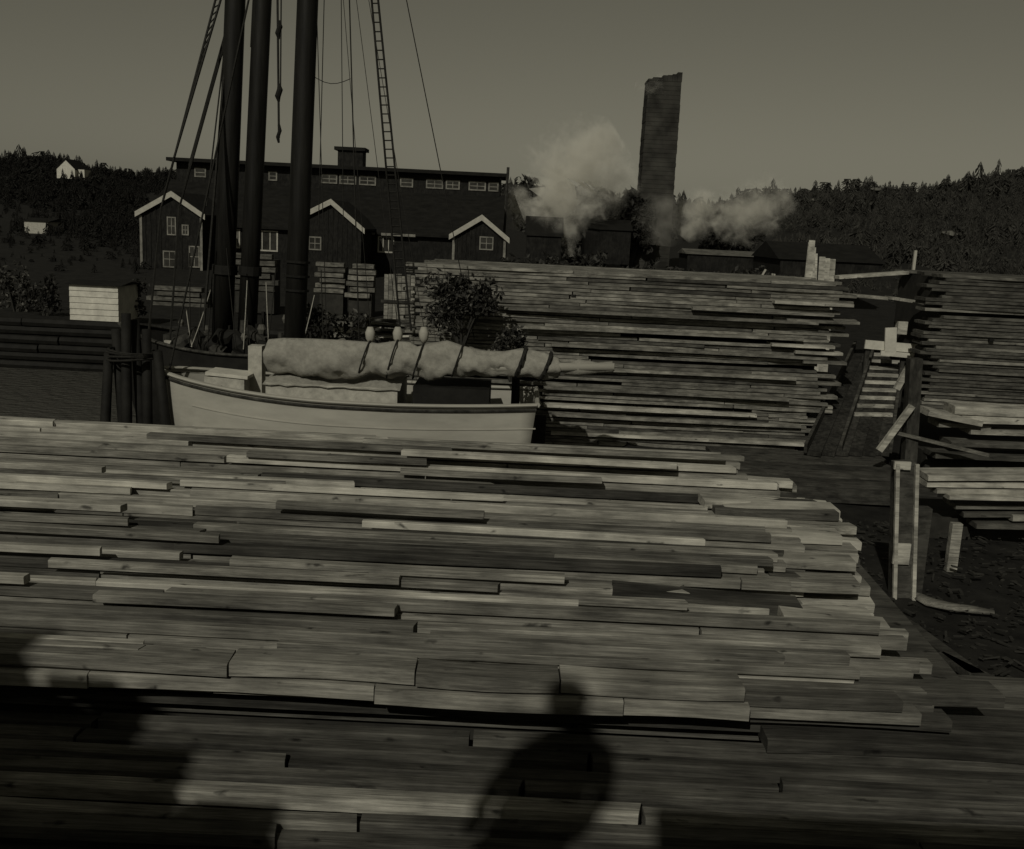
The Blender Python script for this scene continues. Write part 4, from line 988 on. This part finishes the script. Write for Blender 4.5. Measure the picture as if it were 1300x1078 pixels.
    for k, wk in enumerate((.09, .11, .085, .1, .12, .09, .11)):
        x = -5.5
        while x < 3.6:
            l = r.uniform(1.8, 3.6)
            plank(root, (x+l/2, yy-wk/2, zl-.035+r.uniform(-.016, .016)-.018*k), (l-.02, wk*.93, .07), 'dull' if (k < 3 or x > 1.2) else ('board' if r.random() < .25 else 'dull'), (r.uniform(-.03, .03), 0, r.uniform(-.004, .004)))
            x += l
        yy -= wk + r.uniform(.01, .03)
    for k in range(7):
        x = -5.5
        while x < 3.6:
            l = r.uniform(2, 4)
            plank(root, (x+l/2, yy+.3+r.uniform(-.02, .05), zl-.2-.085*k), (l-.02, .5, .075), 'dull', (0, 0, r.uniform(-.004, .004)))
            x += l
    # right of the baulk: lower, weathered boards of the same pile reaching into the corner
    for k in range(12):
        Yk = 6.5-.12*k; drop = 2.75-.02*k+r.uniform(-.03, .03); x0 = 1.2+r.uniform(-.3, .3); l = r.uniform(1.2, 2.4)
        plank(root, (x0+l/2, Yk, E-drop), (l, .15, .07), 'dull', (r.uniform(-.06, .06), r.uniform(-.01, .02), r.uniform(-.02, .02)))
    return root
near_pile()

# ------------------------------------------------------------------ the pile the photographer stands on, and unseen stacks added behind for shade
PS = atY(722, 890, 4.75)                     # where the shadow of the person's head falls
PH = PS - sdir*((PS.y+1.75)/sdir.y); PZ = PH.z-1.6
def camera_pile():
    r = random.Random(8); zt = E-1.56; yf = 2.17
    root = thing('lumber_pile', 'plank pile below the camera that shades the bottom edge', 'lumber pile', (0, .3, .6))
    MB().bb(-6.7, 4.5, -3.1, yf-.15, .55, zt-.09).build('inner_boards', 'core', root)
    y = yf
    while y > -3.1:
        w = r.uniform(.18, .25); plank(root, (-1.1+r.uniform(-.2, .2), y-w/2, zt-.04), (11.4, w*.97, .08), 'board', (0, 0, 0)); y -= w
    for k in range(14): plank(root, (-1.1+r.uniform(-.2, .2), yf-.2+r.uniform(-.05, .03), zt-.13-.09*k), (11.4, .4, .08), 'board')
    for (lab, x0, x1, y0, y1, zt2) in [('plank stack behind the camera that carries the standing person', -2.7, -1.3, -2.9, -1.5, PZ), ('tallest unseen plank stack, added at the far left to shade the lower left corner', -6.6, -4.4, -2.9, -1.5, E+2.83),
            ('unseen plank stack second from the left, added to step the left shade', -4.35, -3.85, -2.9, -1.5, E+2.48), ('unseen plank stack third from the left, added to step the left shade', -3.8, -3.4, -2.9, -1.5, E+2.08),
            ('unseen plank stack added just left of the standing person for shade', -3.35, -2.75, -2.9, -1.5, E+1.8), ('unseen plank stack added directly behind the camera to shade the bottom edge', -1.2, .9, -2.9, -1.5, E+1.86), ('rightmost unseen plank stack, added to shade the lower right corner', .95, 3.6, -2.9, -1.5, E+2.3)]:
        rt_ = thing('lumber_stack', lab, 'lumber stack', ((x0+x1)/2, (y0+y1)/2, zt), 'unseen plank stacks added behind the camera')  # unseen; all but the person's stack were added to shade the foreground
        n = int((zt2-zt)/.09); h = (zt2-zt)/n
        for k in range(n):
            e = r.uniform(-.05, .05) if k < n-1 else 0
            MB().box(((x0+x1)/2+e, (y0+y1)/2+r.uniform(-.04, .04), zt+h*(k+.5)), (x1-x0+r.uniform(-.2, .05), y1-y0, h*.97), (0, 0, r.uniform(-.01, .01))).build('plank', 'board', rt_)
camera_pile()

# ------------------------------------------------------------------ the person whose shadow falls on the baulk
def standing_person():
    hd = PH; zf = PZ
    root = thing('person', 'person in dark coat and cap standing on a plank stack behind the camera', 'person', (hd.x, -1.81, zf))
    root.scale = ((hd.z-zf)/1.60,)*3
    J = {}; edges = []; rad = []
    def v(name, x, y, z, a, b=None): J[name] = len(rad); pts.append((x, y, z)); rad.append((a, b or a))
    pts = []
    v('pelvis', 0, 0, .88, .15, .12); v('waist', 0, 0, 1.05, .15, .11); v('chest', 0, .01, 1.24, .18, .13); v('neckbase', 0, .02, 1.40, .10, .08); v('neck', 0, .04, 1.45, .07); v('head', 0, .06, 1.54, .098, .105); v('crown', 0, .06, 1.62, .075)
    for s, n in ((-1, 'l'), (1, 'r')):
        v('hip'+n, s*.10, 0, .82, .10); v('knee'+n, s*.13, .01, .46, .065); v('ankle'+n, s*.14, -.02, .09, .05); v('toe'+n, s*.16, .15, .04, .04)
        v('sh'+n, s*.19, .01, 1.36, .075); v('el'+n, s*.26, .0, 1.08, .055); v('wr'+n, s*.24, .06, .84, .04); v('hand'+n, s*.235, .08, .76, .042)
    ed = [('pelvis', 'waist'), ('waist', 'chest'), ('chest', 'neckbase'), ('neckbase', 'neck'), ('neck', 'head'), ('head', 'crown')]
    for n in 'lr': ed += [('pelvis', 'hip'+n), ('hip'+n, 'knee'+n), ('knee'+n, 'ankle'+n), ('ankle'+n, 'toe'+n), ('neckbase', 'sh'+n), ('sh'+n, 'el'+n), ('el'+n, 'wr'+n), ('wr'+n, 'hand'+n)]
    me = bpy.data.meshes.new('body'); me.from_pydata(pts, [(J[a], J[b]) for a, b in ed], []); me.materials.append(M['cloth'])
    o = bpy.data.objects.new('body', me); C.objects.link(o); o.parent = root
    sk = o.modifiers.new('skin', 'SKIN'); sk.use_smooth_shade = True
    if not me.skin_vertices: me.attributes.new('skin', 'FLOAT', 'POINT')
    for i, sv in enumerate(me.skin_vertices[0].data): sv.radius = rad[i]; sv.use_root = (i == 0)
    o.modifiers.new('subd', 'SUBSURF').levels = 2; o.modifiers['subd'].render_levels = 2
    P = root.location.copy(); k = root.scale[0]
    cp = MB().tube([P+Vector((0, .06, 1.58)), P+Vector((0, .06, 1.65)), P+Vector((0, .06, 1.685))], [.108, .10, .06], 14).build('cap', 'cloth', root, True)
    MB().tube([P+Vector((0, 0, z)) for z in (.5, .8, 1.1, 1.33, 1.44, 1.5)], [(.27, .2), (.25, .19), (.24, .18), (.24, .17), (.165, .13), (.125, .12)], 18).build('coat', 'cloth', root, True)
standing_person()
